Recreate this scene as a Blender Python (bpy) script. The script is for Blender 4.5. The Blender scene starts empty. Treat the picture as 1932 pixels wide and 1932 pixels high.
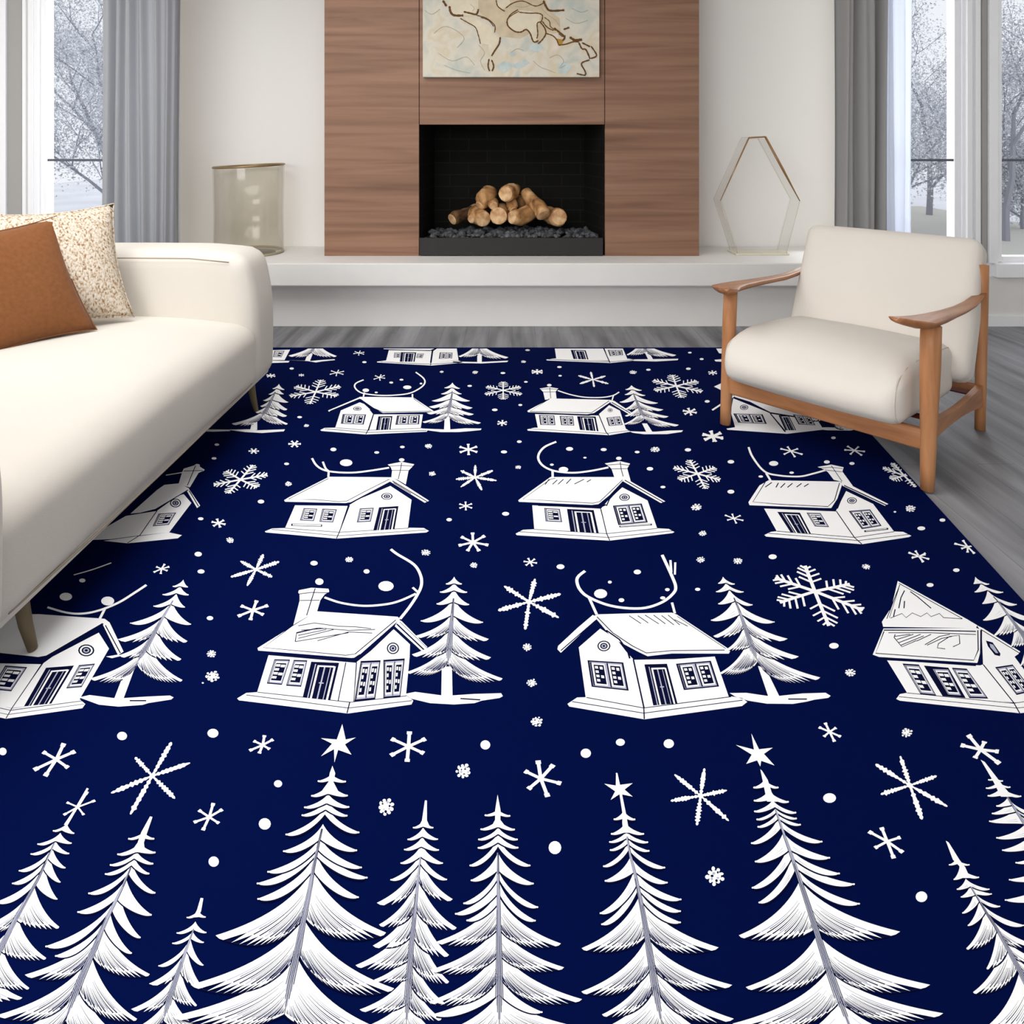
WORLD, E_CEIL, E_BACK, E_WIN, EXPO = 1.0, 92, 135, 42, 0.0
import bpy, bmesh, math, random
from mathutils import Vector, Matrix
from mathutils.geometry import tessellate_polygon
random.seed(7)
C = bpy.context.scene.collection
CAMH, FPX, HOR = 1.35, 1300.0, 260.0

# ------------------------------------------------------------ materials
def srgb(r, g, b):
    f = lambda c: (c/255/12.92) if c/255 <= .04045 else ((c/255+.055)/1.055)**2.4
    return (f(r), f(g), f(b), 1)

def mat(name, col, rough=.7, metal=0, spec=.3, noise=None, bump=None, sheen=0):
    """noise=(scale(xyz), amount, detail) tints the colour, bump=(scale, strength, distance)"""
    m = bpy.data.materials.new(name); m.use_nodes = True
    nt = m.node_tree; b = nt.nodes['Principled BSDF']
    b.inputs['Base Color'].default_value = col
    b.inputs['Roughness'].default_value = rough
    b.inputs['Metallic'].default_value = metal
    b.inputs['Specular IOR Level'].default_value = spec
    if sheen: b.inputs['Sheen Weight'].default_value = sheen
    tc = nt.nodes.new('ShaderNodeTexCoord')
    if noise:
        sc, amt, det = noise
        mp = nt.nodes.new('ShaderNodeMapping'); mp.inputs['Scale'].default_value = sc
        n = nt.nodes.new('ShaderNodeTexNoise'); n.inputs['Scale'].default_value = 1; n.inputs['Detail'].default_value = det
        r = nt.nodes.new('ShaderNodeMapRange'); r.inputs[1].default_value = .3; r.inputs[2].default_value = .7
        r.inputs[3].default_value = 1-amt; r.inputs[4].default_value = 1+amt
        mx = nt.nodes.new('ShaderNodeVectorMath'); mx.operation = 'SCALE'
        mx.inputs[0].default_value = col[:3]
        nt.links.new(tc.outputs['Object'], mp.inputs[0]); nt.links.new(mp.outputs[0], n.inputs['Vector'])
        nt.links.new(n.outputs[0], r.inputs[0]); nt.links.new(r.outputs[0], mx.inputs['Scale'])
        nt.links.new(mx.outputs[0], b.inputs['Base Color'])
    if bump:
        sc, st, di = bump
        n = nt.nodes.new('ShaderNodeTexNoise'); n.inputs['Scale'].default_value = sc; n.inputs['Detail'].default_value = 4
        bp = nt.nodes.new('ShaderNodeBump'); bp.inputs['Strength'].default_value = st; bp.inputs['Distance'].default_value = di
        nt.links.new(tc.outputs['Object'], n.inputs['Vector']); nt.links.new(n.outputs[0], bp.inputs['Height'])
        nt.links.new(bp.outputs[0], b.inputs['Normal'])
    return m

def ramp_mat(name, scale, stops, rough=.5, detail=6, dist=0, spec=.3, bump=0, warp=None):
    """stretched noise through a colour ramp (wood grain, boucle, painted canvas)"""
    m = bpy.data.materials.new(name); m.use_nodes = True
    nt = m.node_tree; b = nt.nodes['Principled BSDF']
    b.inputs['Roughness'].default_value = rough; b.inputs['Specular IOR Level'].default_value = spec
    tc = nt.nodes.new('ShaderNodeTexCoord'); mp = nt.nodes.new('ShaderNodeMapping'); mp.inputs['Scale'].default_value = scale
    n = nt.nodes.new('ShaderNodeTexNoise'); n.inputs['Scale'].default_value = 1
    n.inputs['Detail'].default_value = detail; n.inputs['Distortion'].default_value = dist
    r = nt.nodes.new('ShaderNodeValToRGB')
    el = r.color_ramp.elements
    while len(el) < len(stops): el.new(.5)
    for e, (p, c) in zip(el, stops): e.position = p; e.color = c
    nt.links.new(tc.outputs['Object'], mp.inputs[0]); nt.links.new(mp.outputs[0], n.inputs['Vector'])
    nt.links.new(n.outputs[0], r.inputs[0]); nt.links.new(r.outputs[0], b.inputs['Base Color'])
    if bump:
        bp = nt.nodes.new('ShaderNodeBump'); bp.inputs['Strength'].default_value = bump; bp.inputs['Distance'].default_value = .004
        nt.links.new(n.outputs[0], bp.inputs['Height']); nt.links.new(bp.outputs[0], b.inputs['Normal'])
    return m

def clear_mat(name, tint, gloss=.12, rough=.02, ior=1.45):
    m = bpy.data.materials.new(name); m.use_nodes = True
    nt = m.node_tree; nt.nodes.clear()
    o = nt.nodes.new('ShaderNodeOutputMaterial'); mx = nt.nodes.new('ShaderNodeMixShader')
    t = nt.nodes.new('ShaderNodeBsdfTransparent'); t.inputs[0].default_value = tint
    g = nt.nodes.new('ShaderNodeBsdfGlossy'); g.inputs['Roughness'].default_value = rough
    f = nt.nodes.new('ShaderNodeLayerWeight'); f.inputs[0].default_value = .5
    pw = nt.nodes.new('ShaderNodeMath'); pw.operation = 'POWER'; pw.inputs[1].default_value = 3
    ml = nt.nodes.new('ShaderNodeMath'); ml.operation = 'MULTIPLY_ADD'; ml.inputs[1].default_value = gloss; ml.inputs[2].default_value = .03
    nt.links.new(f.outputs['Facing'], pw.inputs[0]); nt.links.new(pw.outputs[0], ml.inputs[0])
    nt.links.new(ml.outputs[0], mx.inputs[0]); nt.links.new(t.outputs[0], mx.inputs[1]); nt.links.new(g.outputs[0], mx.inputs[2])
    nt.links.new(mx.outputs[0], o.inputs[0])
    return m

# ------------------------------------------------------------ mesh helpers
def obj(name, bm, m, parent=None, smooth=False, fix=True):
    if fix: bmesh.ops.recalc_face_normals(bm, faces=bm.faces)
    me = bpy.data.meshes.new(name); bm.to_mesh(me); bm.free()
    for x in (m if isinstance(m, list) else [m]): me.materials.append(x)
    if smooth:
        for p in me.polygons: p.use_smooth = True
    o = bpy.data.objects.new(name, me); C.objects.link(o)
    if parent: o.parent = parent
    return o
def tag(o, label=None, cat=None, group=None, kind=None):
    for k, v in (('label', label), ('category', cat), ('group', group), ('kind', kind)):
        if v: o[k] = v
    return o
def thing(name, label, cat, loc=(0, 0, 0), rz=0, group=None):
    o = bpy.data.objects.new(name, None); C.objects.link(o); o.empty_display_size = .1
    o.location = loc; o.rotation_euler = (0, 0, rz)
    return tag(o, label, cat, group)
def struct(name, bm, m, parent=None, smooth=False):
    o = obj(name, bm, m, parent, smooth)
    if not parent: o['kind'] = 'structure'
    return o
def box(bm, x0, x1, y0, y1, z0, z1, bev=0, mi=0):
    r = bmesh.ops.create_cube(bm, size=1)
    vs = r['verts']
    for v in vs:
        v.co = Vector(((x0+x1)/2+v.co.x*(x1-x0), (y0+y1)/2+v.co.y*(y1-y0), (z0+z1)/2+v.co.z*(z1-z0)))
    fs = {f for v in vs for f in v.link_faces}
    for f in fs: f.material_index = mi
    if bev:
        es = {e for v in vs for e in v.link_edges}
        bmesh.ops.bevel(bm, geom=list(es), offset=bev, segments=3, profile=.5, affect='EDGES')
def bx(*a, **k):
    bm = bmesh.new(); box(bm, *a, **k); return bm
def prism(bm, pts, off):
    """closed outline (list of Vector) extruded by vector off"""
    off = Vector(off); a = [bm.verts.new(p) for p in pts]; b = [bm.verts.new(Vector(p)+off) for p in pts]
    bm.faces.new(a); bm.faces.new(b[::-1])
    for i in range(len(a)):
        j = (i+1) % len(a); bm.faces.new((a[i], b[i], b[j], a[j]))
def tube(bm, pts, rad, seg=10, cap=True, flat=1.0, up=Vector((0, 0, 1)), closed=False):
    pts = [Vector(p) for p in pts]; n = len(pts)
    rs = rad if isinstance(rad, (list, tuple)) else [rad]*n
    rings = []
    for i, p in enumerate(pts):
        a = pts[(i-1) % n] if (i > 0 or closed) else pts[0]; b = pts[(i+1) % n] if (i < n-1 or closed) else pts[-1]
        t = (b-a).normalized(); u = up
        if abs(t.dot(u)) > .95: u = Vector((1, 0, 0)) if abs(t.x) < .9 else Vector((0, 1, 0))
        s = t.cross(u).normalized(); w = s.cross(t).normalized()
        rings.append([bm.verts.new(p+(s*math.cos(k*2*math.pi/seg)+w*flat*math.sin(k*2*math.pi/seg))*rs[i]) for k in range(seg)])
    for i in range(n if closed else n-1):
        A, B = rings[i], rings[(i+1) % n]
        for k in range(seg): bm.faces.new((A[k], A[(k+1) % seg], B[(k+1) % seg], B[k]))
    if cap and not closed: bm.faces.new(rings[0]); bm.faces.new(rings[-1][::-1])
def soft(hx, hy, hz, r, bulge=(0, 0, 0), n=12, fn=None):
    """soft upholstered block: rounded box with bulging faces, optional deform fn(Vector)->Vector"""
    bm = bmesh.new(); vs = {}
    def V(i, j, k):
        key = (i, j, k)
        if key not in vs:
            q = [2*c/n-1 for c in key]
            q = [math.copysign(abs(c)**.8, c) for c in q]
            p = [q[0]*hx, q[1]*hy, q[2]*hz]
            inner = [max(-h+r, min(h-r, c)) for c, h in zip(p, (hx, hy, hz))]
            d = Vector([a-b for a, b in zip(p, inner)])
            if d.length > 1e-9: p = Vector(inner)+d.normalized()*r
            else: p = Vector(p)
            u = [p[a]/h for a, h in enumerate((hx, hy, hz))]
            for a in range(3):
                b, c = [x for x in range(3) if x != a]
                p[a] += bulge[a]*u[a]*max(0, 1-u[b]**2)*max(0, 1-u[c]**2)
            vs[key] = bm.verts.new(fn(p) if fn else p)
        return vs[key]
    for a in range(3):
        for s in (0, n):
            for i in range(n):
                for j in range(n):
                    def K(x, y):
                        t = [x, y]; t.insert(a, s); return V(*t)
                    bm.faces.new((K(i, j), K(i+1, j), K(i+1, j+1), K(i, j+1)))
    return bm
# ------------------------------------------------------------ the rug and its printed winter pattern
# The pattern is laid out on the rug's own plane: picture() turns a reading off the photograph into a floor point.
def floor_pt(px, py, z=0.0):
    Y = (CAMH-z)*FPX/(py-HOR)
    return Vector(((px-966)*Y/FPX, Y, z))
RUG_TOP = .005
STEP = 1.8e-5
CNT = [0]; SEEN = []
def fresh(cx, cy, d=6):
    q = S2((cx, cy))
    if any(abs(q[0]-a)+abs(q[1]-b) < d for a, b in SEEN): return False
    SEEN.append(q); return True
rug_bm = bmesh.new()
INK = {'w': 1, 'n': 2, 'g': 3}
ORG = [0, 0, 1, 0]
def T(x0, y0, s, lev=0): ORG[:] = [x0, y0, s, lev]
def S2(p): return (ORG[0]+p[0]/ORG[2], ORG[1]+p[1]/ORG[2])
CLIPS = [(0, 1, -657.6), (-1.0985, 1, 0)]          # back edge of the rug; right edge (constant set below)
CLIPS[1] = (-1.0985, 1, -(819-1.0985*1641.6)-1.2)
CLIPS.append((0, -1, HOR+CAMH*FPX/.985))                # near edge of the rug
def clip(poly):
    for a, b, c in CLIPS:
        out = []
        for i in range(len(poly)):
            p, q = poly[i], poly[(i+1) % len(poly)]
            dp, dq = a*p[0]+b*p[1]+c, a*q[0]+b*q[1]+c
            if dp >= 0: out.append(p)
            if (dp >= 0) != (dq >= 0):
                t = dp/(dp-dq); out.append((p[0]+t*(q[0]-p[0]), p[1]+t*(q[1]-p[1])))
        poly = out
        if len(poly) < 3: return []
    return poly
def raw(poly, col, lev):
    """poly in photograph pixels"""
    if max(p[1] for p in poly) < 640: return
    poly = clip(poly)
    if len(poly) < 3: return
    CNT[0] += 1
    z = RUG_TOP+.0001+(ORG[3]+lev)*STEP+(CNT[0] % 11)*1.3e-6
    vs3 = [floor_pt(x, min(y, 2400), z) for x, y in poly]
    try: tris = tessellate_polygon([[Vector((x, y, 0)) for x, y in poly]])
    except Exception: return
    bv = [rug_bm.verts.new(v) for v in vs3]
    for t in tris:
        if len(set(t)) < 3: continue
        a, b, c = (vs3[k] for k in t)
        n = (b-a).cross(c-a).z
        if abs(n) < 1e-12: continue
        f = rug_bm.faces.new([bv[k] for k in (t if n > 0 else t[::-1])]); f.material_index = INK[col]
def pt(s):
    if isinstance(s, str): return [tuple(float(v) for v in q.split(',')) for q in s.split()]
    return s
def P(s, col='w', lev=0): raw([S2(p) for p in pt(s)], col, lev)
def spline(p, n=5):
    out = []
    for i in range(len(p)-1):
        a = p[max(i-1, 0)]; b = p[i]; c = p[i+1]; d = p[min(i+2, len(p)-1)]
        for k in range(n):
            t = k/n
            out.append(tuple(.5*((2*b[j])+(-a[j]+c[j])*t+(2*a[j]-5*b[j]+4*c[j]-d[j])*t*t+(-a[j]+3*b[j]-3*c[j]+d[j])*t**3) for j in (0, 1)))
    out.append(p[-1]); return out
def stroke(pts, w, col='w', lev=0, taper=False, asp=.75):
    """stroke in the current frame; vertical thickness squashed by asp (floor foreshortening)"""
    n = len(pts); L, R = [], []
    for i, p in enumerate(pts):
        a = pts[max(i-1, 0)]; b = pts[min(i+1, n-1)]
        dx, dy = b[0]-a[0], (b[1]-a[1])/asp; l = math.hypot(dx, dy) or 1
        h = w/2*(1 if not taper else (1-.75*i/(n-1)))
        ox, oy = -dy/l*h, dx/l*h*asp
        L.append((p[0]+ox, p[1]+oy)); R.append((p[0]-ox, p[1]-oy))
    poly = L+R[::-1]
    for i in range(n-1):
        raw([S2(q) for q in (L[i], L[i+1], R[i+1], R[i])], col, lev)
def Ln(s, w=4, col='n', lev=2, sm=False, taper=False):
    p = pt(s)
    if col == 'n' and w < 9: w *= 1.35
    if sm: p = spline(p)
    stroke(p, w, col, lev, taper)
def Dt(cx, cy, rx, ry=None, col='w', lev=0):
    ry = ry or rx
    raw([S2((cx+rx*math.cos(t*math.pi/7)+.0, cy+ry*math.sin(t*math.pi/7))) for t in range(14)], col, lev)
def dots(s):
    for q in s.split():
        v = [float(t) for t in q.split(',')]
        if fresh(v[0], v[1]): Dt(*v)
def bil(q, u, v):
    a, b, c, d = q
    return tuple((a[k]*(1-u)+b[k]*u)*(1-v)+(d[k]*(1-u)+c[k]*u)*v for k in (0, 1))
def quad(q, u0, u1, v0, v1, col, lev): P([bil(q, u0, v0), bil(q, u1, v0), bil(q, u1, v1), bil(q, u0, v1)], col, lev)
def win(s, cols=2, lev=2, two=False):
    q = pt(s)
    quad(q, 0, 1, 0, 1, 'n', lev); quad(q, .05, .95, .05, .95, 'g', lev+1)
    parts = [(.1, .46), (.56, .92)] if two else [(.14, .88)]
    for a, b in parts:
        quad(q, a-.04, a, .06, .94, 'n', lev+2)
        quad(q, a, b, .1, .9, 'w', lev+2)
        quad(q, a+.05, b-.03, .15, .85, 'n', lev+3)
        m = (a+b)/2
        for k in range(4):
            quad(q, a+.08, m-.015, .2+k*.16, .29+k*.16, 'w', lev+4)
            if k % 2 == 0: quad(q, m+.03, b-.07, .21+k*.16, .31+k*.16, 'w', lev+4)
def door(s, lev=2):
    q = pt(s)
    quad(q, 0, 1, 0, 1, 'n', lev)
    quad(q, .16, .20, .06, 1, 'g', lev+1); quad(q, .26, .33, .1, 1, 'w', lev+1); quad(q, .26, .86, .09, .13, 'w', lev+1)
    quad(q, .50, .55, .13, 1, 'g', lev+1); quad(q, .84, .91, .1, 1, 'w', lev+1); quad(q, .72, .75, .14, 1, 'g', lev+1)
    quad(q, .45, .62, .55, .58, 'g', lev+2)
def rose(cx, cy, rx, ry, lev=2):
    Dt(cx, cy, rx, ry, 'n', lev); Dt(cx, cy, rx*.8, ry*.8, 'w', lev+1); Dt(cx, cy, rx*.58, ry*.58, 'n', lev+2)
    Dt(cx, cy, rx*.38, ry*.38, 'g', lev+3); Dt(cx, cy, rx*.2, ry*.2, 'n', lev+4)
rr = random.Random(11)
def flake(s, w, kind='s', lev=0):
    """first point is the centre, the rest are the tips, in order round it. kinds: s plain, b brushed, f fern"""
    p = pt(s); c = p[0]; tips = p[1:]; n = len(tips)
    for i, t in enumerate(tips):
        v = (t[0]-c[0], t[1]-c[1])
        if kind == 's':
            stroke([c, (c[0]+v[0]*.5, c[1]+v[1]*.5), t], w, 'w', lev); e = (c[0]+v[0]*.82, c[1]+v[1]*.82)
            stroke([e, (c[0]+v[0]*1.02, c[1]+v[1]*1.02)], w*1.5, 'w', lev)
            continue
        if kind == 'b':
            l = math.hypot(*v); nx, ny = -v[1]/l, v[0]/l; A, B = [], []
            m = 19
            for k in range(m):
                u = k/(m-1); h = w*(.26+.34*min(1, u*2.2))*(1-max(0, u-.82)*3.6)*(1.25 if k % 2 else .72)*rr.uniform(.7, 1.3)
                q = (c[0]+v[0]*u, c[1]+v[1]*u); A.append((q[0]+nx*h, q[1]+ny*h*.9)); B.append((q[0]-nx*h, q[1]-ny*h*.9))
            P(A+B[::-1], 'w', lev); continue
        stroke([c, t], w, 'w', lev)
        for side in (-1, 1):
            nb = tips[(i+side) % n]; nv = (nb[0]-c[0], nb[1]-c[1])
            for u, k in ((.36, .30), (.56, .30), (.74, .24), (.88, .14)):
                q = (c[0]+v[0]*u, c[1]+v[1]*u)
                stroke([q, (q[0]+nv[0]*k+v[0]*.05, q[1]+nv[1]*k+v[1]*.05)], w*.62, 'w', lev)
    Dt(c[0], c[1], w*.75, w*.6, 'w', lev)
def mini(cx, cy, rx, ry, rot=0, w=None, n=6):
    if not fresh(cx, cy): return
    a = [(cx, cy)]+[(cx+rx*math.cos(rot+k*2*math.pi/n), cy+ry*math.sin(rot+k*2*math.pi/n)) for k in range(n)]
    flake(a, w or rx*.26)
def lump(cx, cy, rx, ry):
    if not fresh(cx, cy): return
    for k in range(9):
        a = k*math.pi/4.5+.3; r = rr.uniform(.62, .86); Dt(cx+rx*r*math.cos(a), cy+ry*r*math.sin(a), rx*rr.uniform(.14, .24), ry*rr.uniform(.14, .24))
    Dt(cx, cy, rx*.62, ry*.62)
    for k in range(6):
        a = k*1.05+rr.random(); r = rr.uniform(.3, .62); Dt(cx+rx*r*math.cos(a), cy+ry*r*math.sin(a), rx*rr.uniform(.08, .17), ry*rr.uniform(.08, .17), 'n' if k % 2 else 'g', 1)
def lumps(s):
    for q in s.split(): lump(*[float(v) for v in q.split(',')])
def bez(a, b, c, n):
    return [tuple((1-t)**2*a[k]+2*(1-t)*t*b[k]+t*t*c[k] for k in (0, 1)) for t in [i/n for i in range(n+1)]]
def cub(a, b, c, d, n):
    return [tuple((1-t)**3*a[k]+3*(1-t)**2*t*b[k]+3*(1-t)*t*t*c[k]+t**3*d[k] for k in (0, 1)) for t in [i/n for i in range(n+1)]]
def axis_at(ax, y):
    for (x0, y0), (x1, y1) in zip(ax, ax[1:]):
        if y <= y1: return x0+(x1-x0)*(y-y0)/(y1-y0)
    (x0, y0), (x1, y1) = ax[-2:]
    return x1+(x1-x0)*(y-y1)/(y1-y0)
def fir(axs, tiers, lw=3.0, lev=0, grey_from=.25, blunt=8):
    """axs: trunk line top to bottom. tiers: yu xl yl xr yr yb teeth sag, 'x' for a missing side"""
    ax = pt(axs); rows = []
    for r in tiers.split(';'):
        v = r.split()
        if v: rows.append([None if q == 'x' else float(q) for q in v])
    yend = max(r[5] for r in rows); ytop = ax[0][1]
    for n_, r in enumerate(reversed(rows)):
        L = lev+n_*3
        yu, xl, yl, xr, yr, yb = r[:6]; teeth = int(r[6]) if len(r) > 6 else 0; sag = r[7] if len(r) > 7 else (.30 if teeth else .06)
        for tx, ty in ((xl, yl), (xr, yr)):
            if tx is None: continue
            A = (axis_at(ax, yu), yu); B = (axis_at(ax, yb), yb); Tp = (tx, ty); dx = tx-A[0]; dy = ty-A[1]
            up = bez(A, (A[0]+.26*dx, A[1]+.66*dy), Tp, 14)
            s = 1 if dx > 0 else -1
            if teeth:
                low = cub(Tp, (tx-.45*dx, ty+sag*abs(dx)), (B[0]+.16*dx, B[1]+.75*(ty-B[1])+.5*sag*abs(dx)), B, 2*teeth)
            else:
                low = cub((tx-s*blunt*.2, ty+blunt*.5), (tx-.32*dx, ty+(sag+.05)*abs(dx)+blunt*.6), (B[0]+.20*dx, B[1]+.55*(ty-B[1])), B, 18)
            stroke([(p[0], p[1]+lw*.9) for p in low[1:]], lw*3.2, 'n', L)
            if teeth:
                edge = []; n2 = len(low)-1; rays = []
                for i, p in enumerate(low):
                    f = i/n2; r0 = (A[0]+(B[0]-A[0])*(.15+.7*f), A[1]+(B[1]-A[1])*(.15+.7*f))
                    ray = bez(r0, (r0[0]+.26*(p[0]-r0[0]), r0[1]+.62*(p[1]-r0[1])), p, 12)
                    if i % 2 and 1 < i < n2*.8:
                        edge.append(ray[10]); rays.append((ray[4-int(3*rr.random()):11], 1.9))
                    else:
                        edge.append((p[0]-s*(-lw)*1.4 if 0 < i < n2*.8 else p[0], p[1]+(lw*1.6 if 0 < i < n2*.8 else 0)))
                        if 2 < i < n2-1: rays.append((ray[4+int(2*rr.random()):10], 1.1))
            else: edge = low
            P(up+edge[1:], 'w', L+1)
            if not teeth and blunt: Dt(Tp[0]-s*blunt*.5, Tp[1]+blunt*.12, blunt*.7, blunt*.62, 'w', L+1)
            if teeth:
                for k, (ry, ww) in enumerate(rays): stroke(ry[::-1], lw*ww, 'n' if k % 3 else 'g', L+2, True)
            elif abs(dy) > 14*lw:
                for k in (.62, .8):
                    lo = low[::-1]; m = [(up[j][0]*(1-k)+lo[min(j+2, 18)][0]*k, up[j][1]*(1-k)+lo[min(j+2, 18)][1]*k) for j in range(2, 8)]
                    stroke(m, lw*.7, 'g', L+2, True)
    # bark and needle lines running down the trunk
    y0 = ytop+(yend-ytop)*grey_from; L = lev+len(rows)*3+1
    for k in range(9):
        off = (k-4)
        pts = []
        for j in range(9):
            y = y0+(yend-y0)*(j/8)*(1-.04*abs(off)); pts.append((axis_at(ax, y)+off*lw*(.22+1.15*j/8), y))
        stroke(pts, lw*(1.1 if k % 2 else .8), 'g' if k % 2 else 'n', L)
    return
def ground(s): P(s, 'w', 0)

# ---- farthest row, cut by the rug's back edge
T(480, 640, 4.83)
P('1165,60 1700,60 1620,100 1180,92'); P('1225,100 1615,105 1600,215 1200,195'); P('1630,108 1700,60 1840,60 1860,190 1615,215')
P('1115,205 1200,193 1610,215 1860,193 1900,213 1615,240 1120,212')
Ln('1180,93 1600,104 1660,80 1700,70', 9); Ln('1620,110 1605,238', 5); Ln('1150,206 1610,228 1890,208', 4)
door('1335,118 1475,120 1460,205 1325,205'); win('1275,122 1330,122 1325,168 1270,168'); win('1485,130 1545,130 1530,172 1475,170'); win('1690,120 1805,122 1800,175 1680,178', two=True)
P('150,100 325,95 275,190 150,190'); P('150,195 320,198 310,212 150,217'); win('180,105 275,106 245,165 170,162')
P('300,190 480,198 560,212 620,202 735,190 730,182 600,190 520,198'); P('500,100 545,100 505,200 460,198')
fir('560,40 530,100 490,200', '20 310 148 750 152 120 9 .12', 3)
dots('1002,209,20,9 340,267,20,10 412,710,22,10'); lumps('473,787,26,14 1706,297,20,11')
flake('952,125 965,105 1000,118 998,137 950,148 903,132 915,112', 7); flake('752,305 768,280 815,292 810,320 745,335 688,320 700,288', 8)
flake('1140,348 1155,322 1186,330 1190,356 1145,376 1088,365 1100,332', 8); mini(428, 327, 26, 13, .5); mini(150, 332, 42, 18, .4)
flake('558,480 605,370 778,428 752,518 505,590 325,520 380,428', 15, 'f')
T(860, 640, 3.715)
P('690,40 1035,60 1085,150 705,140'); P('1040,60 1160,40 1200,132 1200,140 1080,155'); P('632,143 700,134 1080,153 1210,136 1265,147 1085,167 640,149')
door('805,75 910,78 930,142 825,138'); win('1065,75 1165,75 1172,112 1080,118', two=True); Ln('1035,62 1080,165', 5); Ln('650,141 1080,160 1250,144', 3)
P('1815,50 1890,50 1890,105 1845,98'); P('1812,146 1890,140 1890,158 1820,154')
P('-20,156 165,160 368,150 360,160 180,170 -20,166'); P('150,90 182,90 182,160 150,160'); fir('160,40 166,100 166,160', '10 20 118 368 126 100 10 .1', 2.6)
P('1215,142 1340,140 1560,137 1555,147 1400,156 1250,152'); P('1320,85 1350,85 1385,145 1350,145'); fir('1310,30 1340,95 1370,150', '5 1198 106 1545 110 90 10 .1', 2.6)
dots('330,237,17,7 97,327,16,7 452,461,14,7 273,495,20,9 726,195,16,7 731,256,12,6 491,299,13,6 1350,214,16,7 1630,207,17,8 1640,94,13,6 1723,139,13,6 1762,436,18,8 445,718,17,9')
lumps('135,232,22,12 475,158,20,10 503,76,18,7 1242,232,28,14')
flake('332,358 332,298 448,332 458,388 332,422 208,388 218,330', 9, 'f'); flake('1545,328 1518,250 1688,292 1725,368 1580,410 1398,362 1385,288', 12, 'f')
flake('960,283 945,228 1050,258 1070,312 970,335 868,312 858,255', 11, 'b')
mini(570, 228, 42, 17, .5); mini(1640, 508, 50, 26, .3); mini(1800, 235, 32, 16, .4); mini(1800, 680, 75, 38, .35); mini(325, 587, 36, 20, .6)

# ---- second row
T(480, 640, 4.83)
P('600,828 640,808 740,806 1035,832 1520,810 1580,828 1570,843 1015,868 612,836')
P('960,575 1000,590 1060,645 1085,678 1035,832 735,806 785,650'); P('1090,685 1535,685 1515,812 1045,830')
P('958,525 1445,530 1470,545 1635,655 1600,662 1170,672 1085,625 955,540', 'w', 1)
Ln('965,532 675,655', 16, 'w', 1); Ln('950,548 690,655', 5, 'n', 2)
Ln('965,545 1085,628 1170,664 1610,655 1450,540', 5); Ln('1055,640 1088,680', 14, 'n'); Ln('1085,680 1035,830 1015,866', 6); Ln('640,815 1030,850 1570,832', 5); Ln('740,806 1035,830 1520,811', 4)
Ln('785,650 735,806', 3)
rose(938, 633, 38, 20); win('805,682 1018,686 995,778 788,770', two=True); win('1300,695 1508,690 1500,775 1285,780', two=True); door('1130,703 1258,700 1240,825 1108,825')
Ln('995,370 930,398 913,430 940,468 1000,495 1150,512 1300,508 1420,490 1510,445 1552,400 1540,355 1470,300', 14, 'w', 0, True)
Ln('1002,485 993,524', 14, 'w', 0); Ln('1440,500 1440,532', 14, 'w', 0)
dots('1015,465,30,16 1393,438,38,17 1247,395,18,9 1340,369,18,8 1110,485,14,7 1518,404,12,8')
P('1500,812 1620,818 1728,822 1785,822 1920,812 2070,814 2062,828 1960,838 1860,846 1700,846 1590,832'); P('1735,690 1778,690 1785,828 1728,828')
fir('1805,395 1802,500 1770,650 1757,760', '395 1732 442 1872 447 440;430 1703 497 1887 497 480;465 1618 560 1962 560 540;525 1590 614 1988 624 600 5 .12;580 1570 672 2000 682 660 6 .1;630 1532 752 2064 760 700 11 .12', 3.2, blunt=5)
T(0, 360, 3.116)
P('1330,1404 1470,1402 1510,1408 1676,1402 1668,1414 1540,1424 1440,1418'); P('1490,1330 1512,1330 1512,1406 1470,1408')
fir('1640,1135 1610,1200 1565,1290 1510,1370', '1135 1603 1162 1672 1168 1160;1150 1580 1195 1668 1194 1185;1170 1548 1232 1694 1242 1225;1200 1530 1265 1690 1284 1262 5 .1;1240 1500 1300 1688 1322 1300 5 .1;1270 1362 1368 1692 1368 1330 10 .12', 2.4, blunt=3)
dots('1715,1045,12,6 1762,1330,15,7 1275,1492,14,7'); lump(1800, 1380, 16, 9); mini(1772, 1085, 16, 8); mini(1595, 1088, 26, 13); mini(1732, 1488, 36, 20); mini(1492, 1530, 30, 16)
P('1180,1402 1340,1404 1356,1412 1250,1416 1180,1414')
T(860, 640, 3.715)
P('500,632 550,620 580,620 1055,650 1190,626 1225,648 1075,673 505,641')
P('555,525 1005,535 1052,652 575,622'); P('1075,462 1150,500 1192,628 1052,652 1003,525')
P('670,415 1085,425 1092,435 970,517 920,526 505,511 502,501 560,470', 'w', 1); P('1085,427 1110,432 1242,520 1215,527 1085,448', 'w', 1)
Ln('655,418 520,506 950,516 1075,432', 4); Ln('1092,442 1232,523', 5); Ln('1000,525 1052,650 1072,672', 5); Ln('520,628 1060,660 1215,640', 3); Ln('560,518 930,534 1000,522', 7)
rose(1082, 497, 18, 14); win('582,530 690,535 698,602 592,600', two=True); win('728,538 822,540 830,605 738,602', two=True); door('850,540 980,542 1000,645 870,635'); win('1055,550 1150,540 1170,600 1072,608', two=True)
P('588,345 655,335 718,345 700,367 706,414 625,425 612,370', 'w', 0); Ln('590,350 655,347 715,351', 3); Ln('608,370 700,368', 3); Ln('658,338 666,415', 3); Dt(655, 322, 16, 9)
Ln('715,360 800,387 900,406 1020,408 1100,395 1145,370', 10, 'w', 0, True); Ln('1105,395 1095,428', 9, 'w', 0)
P('1215,645 1300,648 1400,648 1500,640 1592,638 1584,650 1480,665 1320,666 1240,656'); P('1305,590 1340,590 1378,650 1335,650')
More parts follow.
